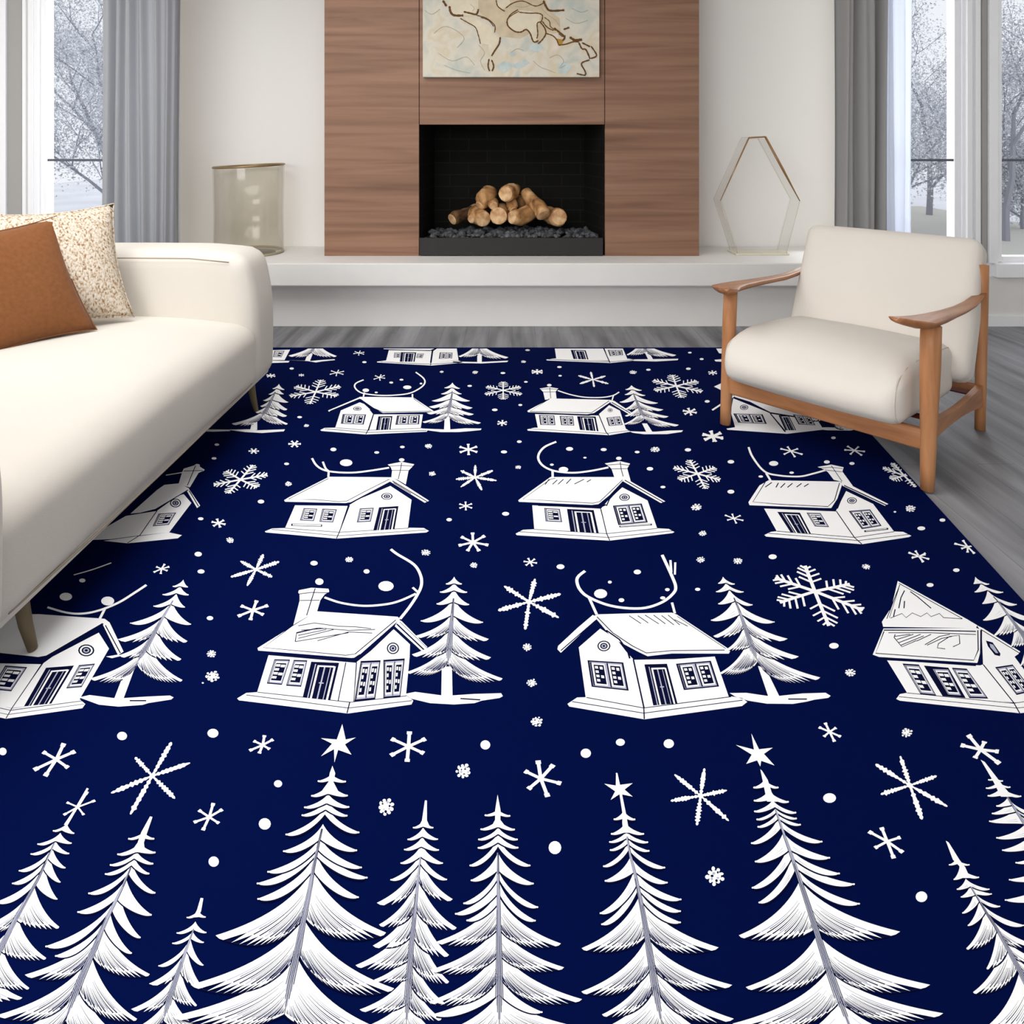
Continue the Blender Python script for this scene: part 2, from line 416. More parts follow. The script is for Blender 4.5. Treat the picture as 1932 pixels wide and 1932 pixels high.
fir('1230,320 1252,400 1295,500 1345,600', '322 1190 352 1302 357 352;345 1185 387 1327 393 380;375 1150 440 1415 446 425;420 1180 490 1455 493 470 6 .1;465 1185 535 1492 541 520 7 .1;500 1180 592 1563 600 555 11 .12', 2.5, blunt=4)
# house in the armchair's shade
T(1320, 400, 3.157)
P('160,1290 210,1282 500,1308 730,1285 792,1290 520,1321 165,1297'); P('200,1110 420,1198 505,1310 212,1285 185,1190'); P('425,1200 690,1222 735,1290 520,1312')
P('205,1085 330,1085 740,1210 640,1228 420,1192 300,1130 210,1102', 'w', 1); Ln('75,1180 205,1095', 12, 'w', 0); Ln('210,1108 300,1135 425,1198 640,1230', 7); Ln('420,1200 510,1310', 4)
rose(265, 1163, 25, 16); win('200,1200 375,1205 400,1262 230,1255', two=True); win('555,1205 660,1220 690,1270 590,1265', two=True); door('470,1210 530,1210 575,1300 510,1300')
P('85,1040 128,1020 200,1040 190,1060 215,1092 180,1090 130,1062'); P('620,1285 760,1282 860,1286 940,1292 900,1302 760,1300'); Dt(797, 1345, 14, 8); Dt(45, 1128, 15, 8); Dt(12, 876, 12, 6); mini(80, 958, 28, 15)
fir('700,1150 760,1200 800,1270', '1150 640 1240 900 1285 1230 8 .1', 3); P('90,880 140,876 140,892 96,890')

# ---- third row
T(380, 820, 3.864)
P('462,706 515,684 610,681 1000,712 1520,679 1622,681 1658,702 1640,713 985,758 470,713')
P('680,515 1066,520 1002,713 608,681'); P('1378,374 1532,475 1505,684 1000,713 1080,512 1150,470')
P('930,307 1380,311 1398,330 1090,492 1050,499 610,489 603,478 640,455', 'w', 1); P('1378,310 1400,316 1660,482 1628,497 1375,342', 'w', 1)
Ln('925,320 635,470 830,474 1000,488 1060,484 1200,410 1370,325', 4); Ln('1392,337 1645,488', 6); Ln('1088,500 1230,425 1375,360', 9); Ln('1400,350 1530,430', 5)
Ln('510,690 1000,738 1640,695', 4); Ln('610,682 1005,712 1510,682', 4); Ln('1080,515 1005,712 985,757', 5); Ln('680,515 608,681', 3)
rose(1352, 450, 42, 25); win('745,536 845,540 820,630 718,625'); win('882,540 988,545 960,640 860,635'); win('1155,538 1257,533 1235,634 1133,640'); door('1295,530 1437,521 1408,690 1253,699')
Ln('655,657 880,663', 22, 'n', 2); Ln('665,657 872,662', 12, 'w', 3)
P('1358,218 1460,198 1552,216 1535,237 1510,262 1490,364 1432,330 1385,310 1390,262 1380,237'); Ln('1365,230 1460,225 1545,230', 4); Ln('1388,260 1510,260', 4); Ln('1460,205 1450,262 1435,325', 4)
Ln('806,172 840,225 900,260 1000,275 1120,276 1250,260 1368,241', 16, 'w', 0, True); Ln('885,197 905,245 926,268 925,308', 15, 'w', 0, True)
dots('1055,205,46,25 1460,184,20,12 962,108,22,13 1278,130,18,9 1465,90,17,9 621,213,18,9 434,488,24,14 1806,620,20,12 821,937,27,17 1204,997,22,16 115,70,20,10 92,173,18,9 5,257,16,10')
lumps('378,117,32,18 635,358,26,18 1655,83,30,18 1682,285,28,18 210,770,33,22 1635,860,36,24 1078,912,32,21')
flake('285,328 375,222 480,292 405,385 195,428 90,365 180,265', 15, 'f'); mini(680, 65, 45, 22, .4); mini(125, 645, 52, 32, .3)
T(860, 820, 3.864)
P('436,722 490,694 570,690 1100,722 1470,683 1552,687 1594,710 1580,718 1120,773 445,733')
P('555,515 1052,540 1100,722 570,692'); P('1213,384 1398,480 1468,684 1103,725 1058,540 1110,480')
P('690,309 1220,309 1230,325 1120,442 1040,507 990,513 460,490 455,478 500,445', 'w', 1); P('1218,308 1527,486 1495,499 1213,337', 'w', 1)
Ln('725,318 690,325 490,470 740,485 1000,500 1050,488 1215,330', 4); Ln('1232,332 1512,492', 6); Ln('1098,520 1120,470 1215,368 1390,462', 9); Ln('600,515 1050,530 1095,510', 13)
Ln('465,708 1110,750 1590,700', 4); Ln('570,690 1100,722 1468,684', 4); Ln('1058,545 1100,722 1122,772', 5); Ln('555,515 570,690', 3)
rose(1230, 457, 39, 26); win('645,535 758,542 775,638 655,632'); door('810,542 1005,550 1042,717 835,706'); win('1145,518 1355,502 1400,640 1185,660', two=True); Ln('1192,670 1430,655', 16, 'n', 2); Ln('1200,668 1420,655', 6, 'w', 3)
for q in ('680,325 650,365', '740,330 705,362', '785,325 745,362', '840,322 805,358', '935,325 865,360', '985,328 955,345'): Ln(q, 5)
P('1086,210 1195,193 1270,211 1250,247 1277,347 1215,311 1155,309 1135,250 1120,235'); Ln('1095,222 1195,215 1265,224', 4); Ln('1130,250 1250,248', 4); Ln('1198,198 1205,250 1220,305', 4)
Ln('732,52 650,88 608,135 603,182 640,230 720,265 850,278 980,265 1112,239', 17, 'w', 0, True); Ln('705,260 706,310', 17, 'w', 0)
dots('785,255,35,20 829,104,26,14 941,168,12,6 700,219,14,8 1188,173,20,12 1078,109,22,11 1322,127,18,9 463,51,17,8 351,126,23,11 363,577,26,14 1692,111,23,12 1415,249,24,13 1510,382,19,9 763,963,29,18')
lumps('455,237,25,14 130,952,31,21 1800,720,31,21 1785,912,34,24 1452,108,40,21 1755,530,46,28'); mini(92, 108, 72, 40, .5, 14); mini(72, 520, 52, 31, .5, 10); mini(543, 930, 49, 31, .2, 11); mini(1870, 15, 60, 34, .4)
flake('140,312 142,222 270,262 297,335 190,405 35,382 0,325 35,262', 17, 'b'); flake('125,785 122,715 210,738 235,805 170,848 85,848 22,808 40,745', 18)
flake('1762,285 1705,185 1890,240 1925,330 1820,395 1630,330 1590,240', 14, 'f')
T(1330, 760, 3.209)
P('360,800 400,781 435,777 905,815 1145,779 1200,781 1250,805 1235,813 950,856 370,810')
P('358,640 797,658 908,816 435,778'); P('855,534 1018,612 1147,782 908,816 793,655')
P('385,469 820,477 832,490 802,580 765,637 720,637 270,620 263,602 330,500', 'w', 1); P('826,476 850,482 1110,612 1090,624 833,502', 'w', 1)
Ln('365,480 290,600 450,614 745,628 785,590 815,485', 4); Ln('842,500 1100,620', 6); Ln('800,640 850,520 1000,596', 8); Ln('360,636 790,654', 9)
Ln('385,790 930,834 1245,795', 3.5); Ln('435,777 908,815 1145,780', 3.5); Ln('795,655 905,815 950,855', 4.5)
rose(890, 592, 30, 20); door('438,660 575,665 642,792 520,786'); win('615,665 700,668 752,752 665,748'); win('870,655 1000,645 1070,745 950,765', two=True); Ln('965,778 1110,762', 14, 'n', 2); Ln('975,776 1100,762', 5, 'w', 3)
for q in ('405,482 365,510', '445,485 430,512', '485,487 458,514', '530,487 500,512', '585,488 555,510', '628,490 600,508'): Ln(q, 5)
P('682,388 765,374 840,390 832,416 902,512 830,478 780,466 745,420 725,405'); Ln('690,396 765,390 835,398', 3); Ln('725,406 830,418', 3); Ln('765,380 830,475', 3)
Ln('264,268 290,330 360,415 450,440 570,446 650,430 732,407', 13, 'w', 0, True); Ln('370,425 397,470', 13, 'w', 0)
dots('738,358,18,10 416,367,28,15 525,423,14,7 338,446,14,7 157,357,20,11 157,538,21,12 778,211,14,7 890,367,16,9 1310,760,24,12 1438,710,18,10 1150,660,8,5 1522,1013,20,11 410,932,25,15')
lumps('1243,640,34,22 978,992,29,17 200,957,31,21')
flake('520,292 500,265 563,278 590,312 545,328 478,312 458,278', 9); flake('905,288 862,262 930,265 968,295 950,318 880,312 845,285', 9); flake('175,700 165,672 215,682 232,712 190,730 135,710 122,680', 8)
flake('52,205 40,168 100,185 110,218 68,235 10,222 0,190', 9); flake('1295,930 1275,895 1335,910 1355,945 1320,965 1255,935 1235,908', 9)
flake('1205,440 1140,365 1255,400 1290,440 1275,510 1130,465 1078,395', 11, 'f')
T(0, 740, 3.578)
P('880,820 1060,660 1110,625 1210,615 1278,650 1050,792 980,810', 'w', 1); P('1240,688 1292,748 1142,946 940,967 1060,800 1200,700'); P('850,835 1055,802 940,967 750,992 560,1000')
P('700,1003 850,982 1140,946 1228,965 1200,986 860,1020'); P('1272,648 1352,765 1330,782 1262,668', 'w', 1); Ln('1278,665 1340,770', 5); Ln('950,815 1050,790 1270,660', 5); Ln('1060,800 945,965 860,1018', 4)
win('1070,820 1190,812 1140,895 1030,905'); rose(1185, 748, 38, 30); P('1230,538 1240,516 1330,488 1382,525 1340,545 1282,642 1205,622'); Ln('1240,532 1370,528', 4); Ln('1320,495 1265,630', 4); Dt(1332, 494, 18, 10)
Ln('1120,560 1240,540', 8, 'w', 0)
dots('1467,352,20,10 1445,447,17,9 1355,854,19,10 1762,737,22,13 1338,1093,25,16 1357,1210,24,14 1417,1525,22,14'); lump(1555, 998, 31, 21); mini(1475, 880, 48, 30, .3); mini(1710, 394, 32, 17)
flake('1090,1192 1112,1160 1142,1178 1130,1205 1085,1226 1038,1215 1055,1178', 11)

# ---- fourth row
T(0, 1040, 4.025)
P('-80,480 300,478 795,513 818,530 350,792 290,803 0,772 -80,765', 'w', 1); P('800,520 832,540 938,762 897,790 782,560', 'w', 1)
P('750,618 828,740 602,1128 90,1192 330,850 400,800'); P('-60,850 312,858 90,1192 -60,1165'); P('-60,1160 90,1195 602,1122 648,1160 625,1192 45,1272 -60,1250')
Ln('-40,795 0,790 290,812 345,800 780,548', 7); Ln('-60,835 300,845 350,805 750,600', 16, 'n', 2); Ln('800,562 915,775', 9); Ln('782,580 890,785', 5); Ln('345,820 90,1192 45,1270', 5); Ln('-60,1178 80,1208 635,1135', 5); Ln('-60,1215 60,1240 640,1160', 4)
P('805,800 900,785 920,795 850,812', 'w', 0)
rose(655, 753, 62, 46); win('40,868 207,880 85,1064 -70,1048'); door('350,885 562,868 390,1157 182,1178'); win('600,865 722,853 620,1032 502,1042')
Ln('360,425 500,465 620,474 750,450 900,390 1030,310 1112,256', 20, 'w', 0, True); Ln('795,440 755,518', 20, 'w', 0)
dots('818,378,50,34 625,222,24,15 500,345,48,30 1595,508,23,17 1505,22,27,18 1527,154,27,17 927,1403,38,32 1617,1382,42,34 1540,1000,8,6'); Ln('560,180 700,140 845,88', 10, 'w', 0, True)
lumps('1605,778,37,30 1615,950,56,46')
P('600,1110 680,1092 860,1115 945,1115 1100,1105 1290,1096 1318,1110 1300,1126 1130,1152 1080,1167 900,1180 750,1165'); Ln('985,1135 1110,1135', 14, 'n', 1); P('960,880 1022,890 938,1118 868,1118')
fir('1392,215 1350,300 1300,400 1220,530 1150,660 1080,780 1010,900', '215 1312 266 1426 270 265;262 1235 328 1432 330 318;320 1166 416 1404 423 400;385 988 545 1450 553 490;480 893 668 1424 682 600 7 .12;590 905 790 1377 818 740 8 .14;700 688 965 1385 977 850 15 .16', 4, blunt=7)
T(420, 1020, 3.578)
P('98,1065 160,1028 235,1023 850,1090 1240,1046 1287,1080 1275,1106 845,1167 110,1078')
P('310,773 900,825 882,1090 233,1024'); P('1155,598 1265,700 1262,790 1237,1050 880,1090 905,820 1000,745')
P('635,477 1182,514 1198,530 905,788 870,792 240,742 236,725 480,573', 'w', 1); P('1188,532 1210,545 1382,718 1355,755 1162,578', 'w', 1)
Ln('475,572 275,722 600,752 830,774 895,765 1170,535', 5); Ln('1175,562 1365,742', 8); Ln('1195,548 1378,722', 3); Ln('905,810 1000,735 1155,590 1265,690', 10); Ln('310,768 870,808 930,770', 15)
Ln('160,1042 850,1130 1278,1080', 5); Ln('235,1023 860,1091 1240,1048', 5); Ln('858,1091 840,1165', 6); Ln('832,822 780,1082', 5); Ln('905,822 885,1088', 4)
rose(1150, 727, 42, 40); win('350,800 456,803 400,974 298,965'); win('480,805 572,808 530,987 428,980'); door('598,817 787,825 727,1078 540,1058'); win('932,812 1067,807 1030,1072 888,1087', two=True); win('1085,805 1230,795 1200,1057 1085,1067', two=True)
for q in ('510,575 620,556 780,578 900,582 1002,594', '500,625 650,590 850,606 1030,600', '490,682 500,620 640,590', '490,682 850,622', '510,660 750,600', '640,676 850,617 1010,624', '530,605 700,592', '510,640 700,600'): Ln(q, 5)
P('510,350 515,335 600,318 715,325 720,345 690,362 660,402 637,480 560,520 478,568 520,405 520,365'); Ln('515,360 600,350 715,352', 5); Ln('522,404 655,402', 5); Ln('625,322 600,400 567,505', 5)
Ln('688,383 800,420 950,440 1100,430 1200,405 1305,358', 18, 'w', 0, True); Ln('1198,528 1260,450 1312,370 1342,300 1335,230 1290,160 1180,92 1135,58', 20, 'w', 0, True); Ln('1283,316 1318,348', 16, 'w', 0)
dots('653,277,28,22 1103,307,52,34 972,207,20,14 617,150,20,14'); lumps('1693,165,30,20 1373,80,34,24 853,130,30,20')
P('1230,1035 1300,1021 1480,1045 1550,1045 1700,1035 1880,1030 1892,1050 1870,1062 1750,1080 1700,1097 1560,1106 1400,1097 1270,1066'); Ln('1605,1066 1740,1075', 12, 'n', 1); P('1480,850 1548,850 1552,1050 1476,1050')
fir('1563,243 1562,360 1550,500 1535,650 1520,850', '243 1508 291 1614 291 288;285 1468 346 1650 347 335;322 1445 426 1663 430 412;390 1338 541 1757 550 500;490 1303 642 1797 664 590 8 .12;580 1278 768 1812 788 720 9 .14;680 1247 885 1890 930 830 16 .16', 4, blunt=7)
flake('225,195 275,92 382,142 335,245 165,305 55,245 120,138', 19, 'b'); flake('205,470 230,405 305,438 275,500 188,535 105,510 125,440', 18)
T(920, 1020, 4.025)
P('606,1240 680,1191 750,1189 1180,1271 1850,1183 1932,1195 1972,1225 1932,1256 1190,1357 620,1260')
P('855,668 980,748 1050,840 1105,900 1187,1272 745,1192 692,810'); P('1113,905 1420,900 1725,880 1832,1187 1193,1268')
P('835,560 1100,552 1400,547 1440,563 1845,832 1832,858 1400,857 1215,878 1150,847 950,742 830,600 805,572', 'w', 1); P('800,563 832,592 556,852 530,825 535,800 680,665', 'w', 1)
Ln('830,578 950,700 1100,800 1205,853 1400,835 1800,831', 6); Ln('1440,575 1810,820', 4); Ln('822,605 556,835', 9); Ln('900,680 1000,750 1060,830 1080,895', 13); Ln('1130,880 1240,895 1600,880', 14)
Ln('640,1222 1185,1310 1935,1212', 6); Ln('750,1191 1185,1271 1850,1185', 6); Ln('1105,900 1186,1270 1190,1355', 7)
rose(883, 800, 50, 41); win('758,908 1030,925 1072,1140 790,1110', two=True); door('1190,940 1362,935 1442,1237 1258,1252'); win('1430,935 1695,912 1758,1108 1490,1135', two=True)
for q in ('1075,570 1165,630', '1140,570 1220,625', '1195,565 1300,632', '1260,565 1350,632', '1320,568 1415,640', '1370,565 1460,640', '1420,600 1520,650'): Ln(q, 5)
Ln('740,230 690,270 678,310 700,370 760,425 900,485 1050,512 1200,510 1330,465 1410,400 1428,350 1400,270 1325,108', 24, 'w', 0, True); Ln('768,428 828,560', 21, 'w', 0); Ln('1400,470 1422,552', 19, 'w', 0); Ln('1388,148 1395,240', 18, 'w', 0); Ln('1425,165 1422,258', 16, 'w', 0)
dots('858,403,50,35 1137,238,28,18 553,197,28,18 928,315,15,11 1016,452,22,15 1365,372,18,12 1330,435,20,12 1595,370,20,12'); lumps('300,810,37,30 335,1080,40,32 372,1373,47,40 1618,147,38,28 1895,155,36,26')
flake('315,465 360,290 555,405 540,585 285,675 80,530 125,345', 28, 'b'); mini(325, 162, 50, 32, .2, 12)
T(1320, 1040, 5.682)
P('322,1520 500,1518 720,1550 860,1550 1100,1525 1350,1517 1405,1550 1380,1572 1230,1592 1150,1612 1000,1637 720,1634 520,1602 380,1557'); Ln('950,1585 1150,1585', 18, 'n', 1); P('625,1230 705,1250 855,1555 735,1555')
fir('250,272 300,380 360,480 420,620 500,850 580,1080 660,1280', '272 200 342 375 350 338;340 176 432 470 434 410;410 200 562 566 573 530;510 122 738 803 757 670;660 146 908 944 938 800 7 .12;790 290 1050 1064 1128 1000 9 .12;930 222 1300 1293 1353 1180 17 .16', 5.5, blunt=10)
flake('1235,430 1130,155 1610,352 1750,632 1385,800 860,550 808,285', 38, 'f'); lump(1795, 170, 46, 30); lump(412, 103, 52, 36)
T(1560, 1000, 5.083)
P('665,1620 700,1573 780,1560 1560,1618 1790,1660 2000,1630 2000,1740 1850,1757 700,1637')
P('578,1250 1470,1298 1502,1288 1795,1655 1560,1625 770,1562'); P('1485,972 1835,1190 1800,1215 1960,1430 2050,1640 1790,1655 1498,1285')
P('680,488 1350,858 1442,913 1430,942 540,928 528,880 620,740'); P('543,945 1440,940 1482,960 1478,1200 1442,1275 500,1217 440,1195', 'w', 1); P('1438,913 1500,943 1855,1165 1832,1195 1478,972', 'w', 1)
Ln('700,525 575,850', 6); Ln('692,512 1300,850', 6); Ln('690,560 600,840', 4); Ln('610,845 720,800 760,840 820,795 900,830 960,795 1000,830 1080,800 1120,840 1300,852', 6)
for q in ('745,580 710,650 690,750', '745,680 740,750', '800,590 870,640 1000,750', '655,760 640,830'): Ln(q, 8)
Ln('545,960 1000,962 1430,972', 14); Ln('590,985 1000,985 1430,1002', 7); Ln('548,972 468,1182 1410,1250 1452,1150 1448,960', 8); Ln('500,1235 1430,1300', 14); Ln('1480,960 1478,1180 1450,1290', 18)
for q in ('655,1000 645,1030 720,1120 860,1060', '650,1020 800,1000', '670,1050 830,1000', '690,1080 900,1000', '710,1105 930,1015', '860,1065 1000,1000', '940,1100 1080,1020 1180,1000', '960,1105 1100,1040 1200,1020', '1135,1140 1060,1130 1070,1090 1180,1020 1270,1010 1275,1090 1210,1120'): Ln(q, 7)
Ln('1475,952 1850,1182', 9); Ln('690,1598 1820,1707 2000,1690', 6); Ln('770,1562 1790,1662 2000,1630', 6); Ln('1500,1290 1792,1655 1850,1757', 8)
P('1525,1060 1590,1078 1665,1185 1660,1210 1610,1198 1545,1115', 'n', 2); P('1560,1090 1595,1100 1645,1180 1620,1180 1570,1125', 'g', 3)
win('725,1280 882,1290 1052,1592 900,1577'); P('930,1300 1165,1320 1332,1612 1110,1592', 'n', 2); win('1000,1320 1165,1325 1300,1600 1165,1590', lev=3); win('1198,1320 1342,1330 1548,1617 1368,1612'); win('1613,1315 1782,1290 1975,1545 1820,1582', two=True)
dots('1240,385,34,18 990,527,34,19 68,1110,46,28'); lumps('383,355,44,26 222,1368,54,40')
flake('885,250 850,200 945,235 980,280 925,305 815,268 785,215', 15); flake('1350,160 1305,98 1420,150 1415,225 1350,215 1290,178 1225,130', 17)
fir('1425,450 1520,560 1640,680 1760,840 1891,1020 1980,1150', '448 1408 512 1555 517 512;510 1418 592 1690 595 575;580 1492 703 1820 713 680;660 1500 862 1990 850 800;780 1605 1003 2080 1000 940 8 .12;900 1765 1115 2100 1160 1080 8 .1;1050 1855 1300 2200 1400 1200 8 .1', 4.5, blunt=9)

# ---- flakes and dots in front of the wood
T(0, 1350, 3.864)
flake('1110,440 1250,195 1385,345 1275,605 950,720 810,565 985,305', 26, 'b'); flake('410,320 465,205 545,262 495,380 330,440 250,395 315,265', 24); flake('1525,740 1555,640 1620,685 1595,785 1480,835 1415,778 1450,690', 19)
dots('20,262,28,28 1558,1065,38,38 888,150,38,30 1550,128,40,33')
T(440, 1350, 3.864)
flake('215,215 228,145 290,175 265,245 190,275 120,255 150,185', 18); flake('1278,225 1285,118 1400,170 1388,275 1268,335 1150,290 1155,170', 25); dots('327,497,30,26 230,790,44,42 1838,214,36,34'); lumps('1680,405,58,58 1112,668,66,68')
T(900, 1350, 3.864)
flake('465,460 445,330 555,360 610,495 515,590 375,535 350,405', 26); flake('1630,585 1658,385 1822,545 1835,768 1603,800 1412,622 1440,430', 26, 'b'); dots('793,275,38,34 1045,195,33,26 1398,205,38,33 568,963,46,48')
T(1340, 1350, 3.264)
flake('1230,430 1170,250 1395,372 1460,560 1305,640 1050,485 1018,300', 23, 'b'); flake('735,100 708,45 775,75 803,130 765,160 700,130 670,72', 14); flake('1665,210 1590,120 1690,160 1775,222 1780,295 1630,262 1545,182', 22)
flake('1090,775 1055,690 1170,750 1185,842 1130,878 1015,815 978,715', 19); lump(1210, 105, 38, 30); Dt(735, 508, 40, 30)
T(1060, 1440, 3.928); lump(1135, 840, 72, 74)
T(1360, 1370, 3.439); Dt(1302, 1107, 38, 35)

# ---- the wood along the near end: nine tall firs
T(660, 1480, 4.275, 0)      # slender fir standing behind its neighbours
fir('612,128 595,300 570,580 550,760 520,1080 495,1300 475,1600 455,1932', '285 510 347 673 347 340;345 466 442 710 440 420;420 438 524 718 527 500;480 410 633 750 633 580;550 328 768 783 765 630;590 218 955 830 925 750 7 .12;740 236 1130 862 1155 990 10 .14;880 186 1300 800 1375 1200 8 .12;1030 46 1458 800 1590 1400 12 .14;1330 195 1575 770 1765 1560 9 .12;1500 80 1815 740 1890 1760 10 .12;1700 20 1990 760 2040 1950 10 .12', 5.2, blunt=10)
P('606,128 622,130 622,290 640,330 560,332 582,290', 'w', 40)
T(0, 1480, 4.275, 0)
fir('1625,920 1590,1050 1560,1170 1510,1310 1460,1450 1400,1620 1350,1780 1310,1932', '1015 1506 1072 1658 1068 1065;1105 1425 1197 1664 1193 1170;1185 1390 1280 1643 1272 1240;1240 1278 1462 1640 1455 1330;1320 1202 1607 1640 1640 1480 5 .08;1470 1058 1812 1588 1778 1690 9 .12;1680 1000 2010 1600 1960 1900 9 .12', 4.6, blunt=9)
P('1618,915 1640,918 1622,1020 1600,1070 1560,1072 1590,1010', 'w', 30)
T(0, 1480, 4.275, 20)
fir('705,30 620,180 530,330 480,400 440,470 380,600 300,780 200,950 100,1130 30,1270 -60,1450 -150,1650', '315 427 373 598 392 370;390 302 480 577 472 455;455 247 560 557 555 515;510 152 695 527 670 590;560 98 797 487 785 670;650 -40 950 462 922 800;820 -150 1150 478 1148 1080 10 .16;1060 -250 1400 372 1398 1330 12 .16;1300 -350 1700 235 1640 1560 12 .14;1500 -400 1900 180 1720 1800 8 .1', 5.2, blunt=10)
P('700,28 716,34 545,330 515,325 600,200', 'w', 55)
flake('628,182 705,60 765,130 675,245 600,215 515,245 540,145', 16, 's', 56)
T(0, 1480, 4.275, 60)
fir('1220,262 1150,400 1100,550 1050,680 980,850 900,1000 830,1150 760,1330 680,1500 620,1650 560,1800 520,1932', '382 1035 437 1243 436 428;470 947 562 1253 547 545;540 887 648 1235 637 595;590 847 721 1203 717 650;640 713 877 1252 872 715;760 625 1028 1222 1050 920;880 367 1305 1133 1232 1000;1030 445 1382 1062 1358 1140;1130 200 1535 1208 1530 1370 13 .14;1380 -20 1860 1105 1890 1630 15 .14;1600 -100 2080 1100 2120 1900 14 .14', 5.6, blunt=12)
P('1210,258 1230,262 1188,385 1160,470 1170,540 1060,540 1110,470 1140,385', 'w', 40)
T(660, 1480, 4.275, 40)
fir('1192,85 1197,300 1195,480 1195,700 1200,900 1200,1200 1205,1500 1205,1932', '200 1089 247 1293 252 246;278 1055 360 1330 362 342;345 1037 442 1353 442 398;395 1033 510 1358 508 466;430 967 652 1455 652 500;550 977 772 1482 798 690;690 917 957 1518 988 750;770 850 1042 1498 1097 870;850 942 1095 x x 950;900 700 1268 1703 1283 1150 13 .14;1130 650 1495 1728 1475 1360 14 .14;1320 640 1750 1873 1732 1540 15 .14;1540 665 1855 1553 1835 1690;1690 500 2080 2000 1985 1950 14 .14', 5.6, blunt=12)
P('1192,82 1216,210 1214,285 1260,345 1140,345 1172,285 1172,210', 'w', 55)
T(360, 1480, 4.275, 100)
fir('1145,-140 1105,90 1080,250 1040,450 1000,600 960,850 910,1080 870,1300 800,1600 740,1932', '-85 1025 -28 1250 -25 -30;-15 972 90 1265 88 75;75 915 183 1277 180 150;130 895 247 1262 250 200;170 765 402 1358 385 240;320 745 537 1340 530 440;430 618 703 1378 668 520;500 533 797 1424 750 570;560 538 922 1354 908 690;690 200 1218 1575 1195 1060 15 .20;1080 0 1615 1640 1645 1340 17 .17;1380 -150 1870 1500 1960 1850 17 .15', 5.8, blunt=12)
P('1142,-150 1165,-90 1150,-20 1200,75 1040,75 1110,-20 1120,-90', 'w', 50)
T(440, 1350, 3.864, 100)
P('795,62 820,175 893,160 815,210 862,285 765,250 738,342 735,245 640,297 720,205 640,165 755,175', 'w', 3)
T(1060, 1440, 3.928, 60)
fir('402,75 425,200 460,360 480,520 490,620 540,800 560,900 610,1150 650,1400 690,1650 740,1932', '350 385 414 543 415 408;440 365 522 608 522 508;505 352 582 638 584 552;550 357 642 648 648 595;590 307 762 765 772 640;690 319 870 783 883 800;790 282 1110 885 1008 890;860 293 1192 881 1095 930;930 x x 881 1178 1000;980 147 1370 1162 1365 1270 13 .14;1290 145 1692 1262 1643 1500 14 .14;1480 298 1862 1275 1893 1640 12 .12;1630 225 2000 1250 2080 1950 12 .12', 5.2, blunt=11)
P('400,72 412,72 440,200 475,370 500,515 455,515 448,440 450,375 425,215', 'w', 50)
P('402,72 432,160 525,148 465,195 525,247 430,228 362,272 395,208 315,152 400,165', 'w', 52)
T(1360, 1370, 3.439, 60)
fir('200,55 240,180 285,350 340,490 380,620 455,830 540,1080 620,1330 690,1550 760,1750 830,1932', '345 212 397 373 397 390;415 215 482 440 490 475;480 217 552 488 560 525;535 232 604 492 598 558;565 239 652 518 638 598;595 197 758 658 748 655;690 222 877 708 853 800;780 202 1047 771 955 850;850 246 1143 868 1024 920;910 x x 901 1151 980;1000 117 1357 1163 1333 1310 13 .15;1350 162 1693 1358 1678 1560 14 .14;1580 76 1930 1443 1863 1780 15 .14;1780 200 2150 1500 2100 2000 13 .12', 4.8, blunt=10)
P('256,280 268,290 305,350 330,430 370,490 300,490 285,420 275,370', 'w', 50)
P('198,48 248,150 337,140 280,180 348,255 262,225 256,262 235,222 165,245 200,185 98,122 215,152', 'w', 3)
T(1620, 1500, 4.471, 40)
fir('745,395 820,540 900,700 1000,860 1070,980 1180,1150 1300,1370 1395,1550 1500,1750', '540 762 587 935 587 580;605 802 710 1015 693 690;705 829 793 1103 793 770;765 862 858 1123 833 840;820 874 993 1193 938 890;890 921 1098 1398 1098 980;970 908 1292 1480 1260 1130 9 .14;1130 1078 1462 1550 1400 1290 6 .1;1240 965 1662 1650 1560 1450 11 .14;1480 1070 1960 1750 1800 1900 11 .12', 5, blunt=10)
P('735,385 760,400 850,545 900,610 940,700 850,700 850,600 795,545', 'w', 40)
T(1340, 1350, 3.264, 0)
fir('1672,280 1780,420 1840,520 1932,660 2050,850 2200,1100', '380 1712 395 1802 402 400;410 1698 446 1848 440 436;440 1709 493 1915 496 488;505 1762 556 1990 600 550;530 1735 602 2050 640 590;580 1718 650 2080 700 670;670 1762 752 2130 820 740;730 1798 828 2180 880 810;840 1880 905 2230 960 890;920 1840 1010 2300 1100 1010;1000 1815 1135 2350 1200 1120', 4, blunt=8)
P('1665,272 1690,285 1810,440 1860,500 1790,500 1740,400', 'w', 40)

# rug body (a thin slab, its right edge slightly slanted) joined with the pattern
def edge_x(Y): return 1.632+(Y-3.143)*.128
y0r, y1r = .97, floor_pt(966, 657).y
cor = [(-edge_x(y0r), y0r), (edge_x(y0r), y0r), (edge_x(y1r), y1r), (-edge_x(y1r), y1r)]
prism(rug_bm, [Vector((x, y, 0.0)) for x, y in cor], (0, 0, RUG_TOP))
m_navy = mat('navy_pile', srgb(0, 11, 60), .95, spec=.03)
m_white = mat('white_print', (.965, .965, .97, 1), .95, spec=.03)
m_ink = mat('ink_print', srgb(10, 14, 48), .95, spec=.03)
m_grey = mat('grey_print', srgb(176, 178, 198), .95, spec=.03)
rug = obj('area_rug', rug_bm, [m_navy, m_white, m_ink, m_grey], fix=False)
tag(rug, 'large navy blue rug printed with white cottages, fir trees and snowflakes', 'rug')
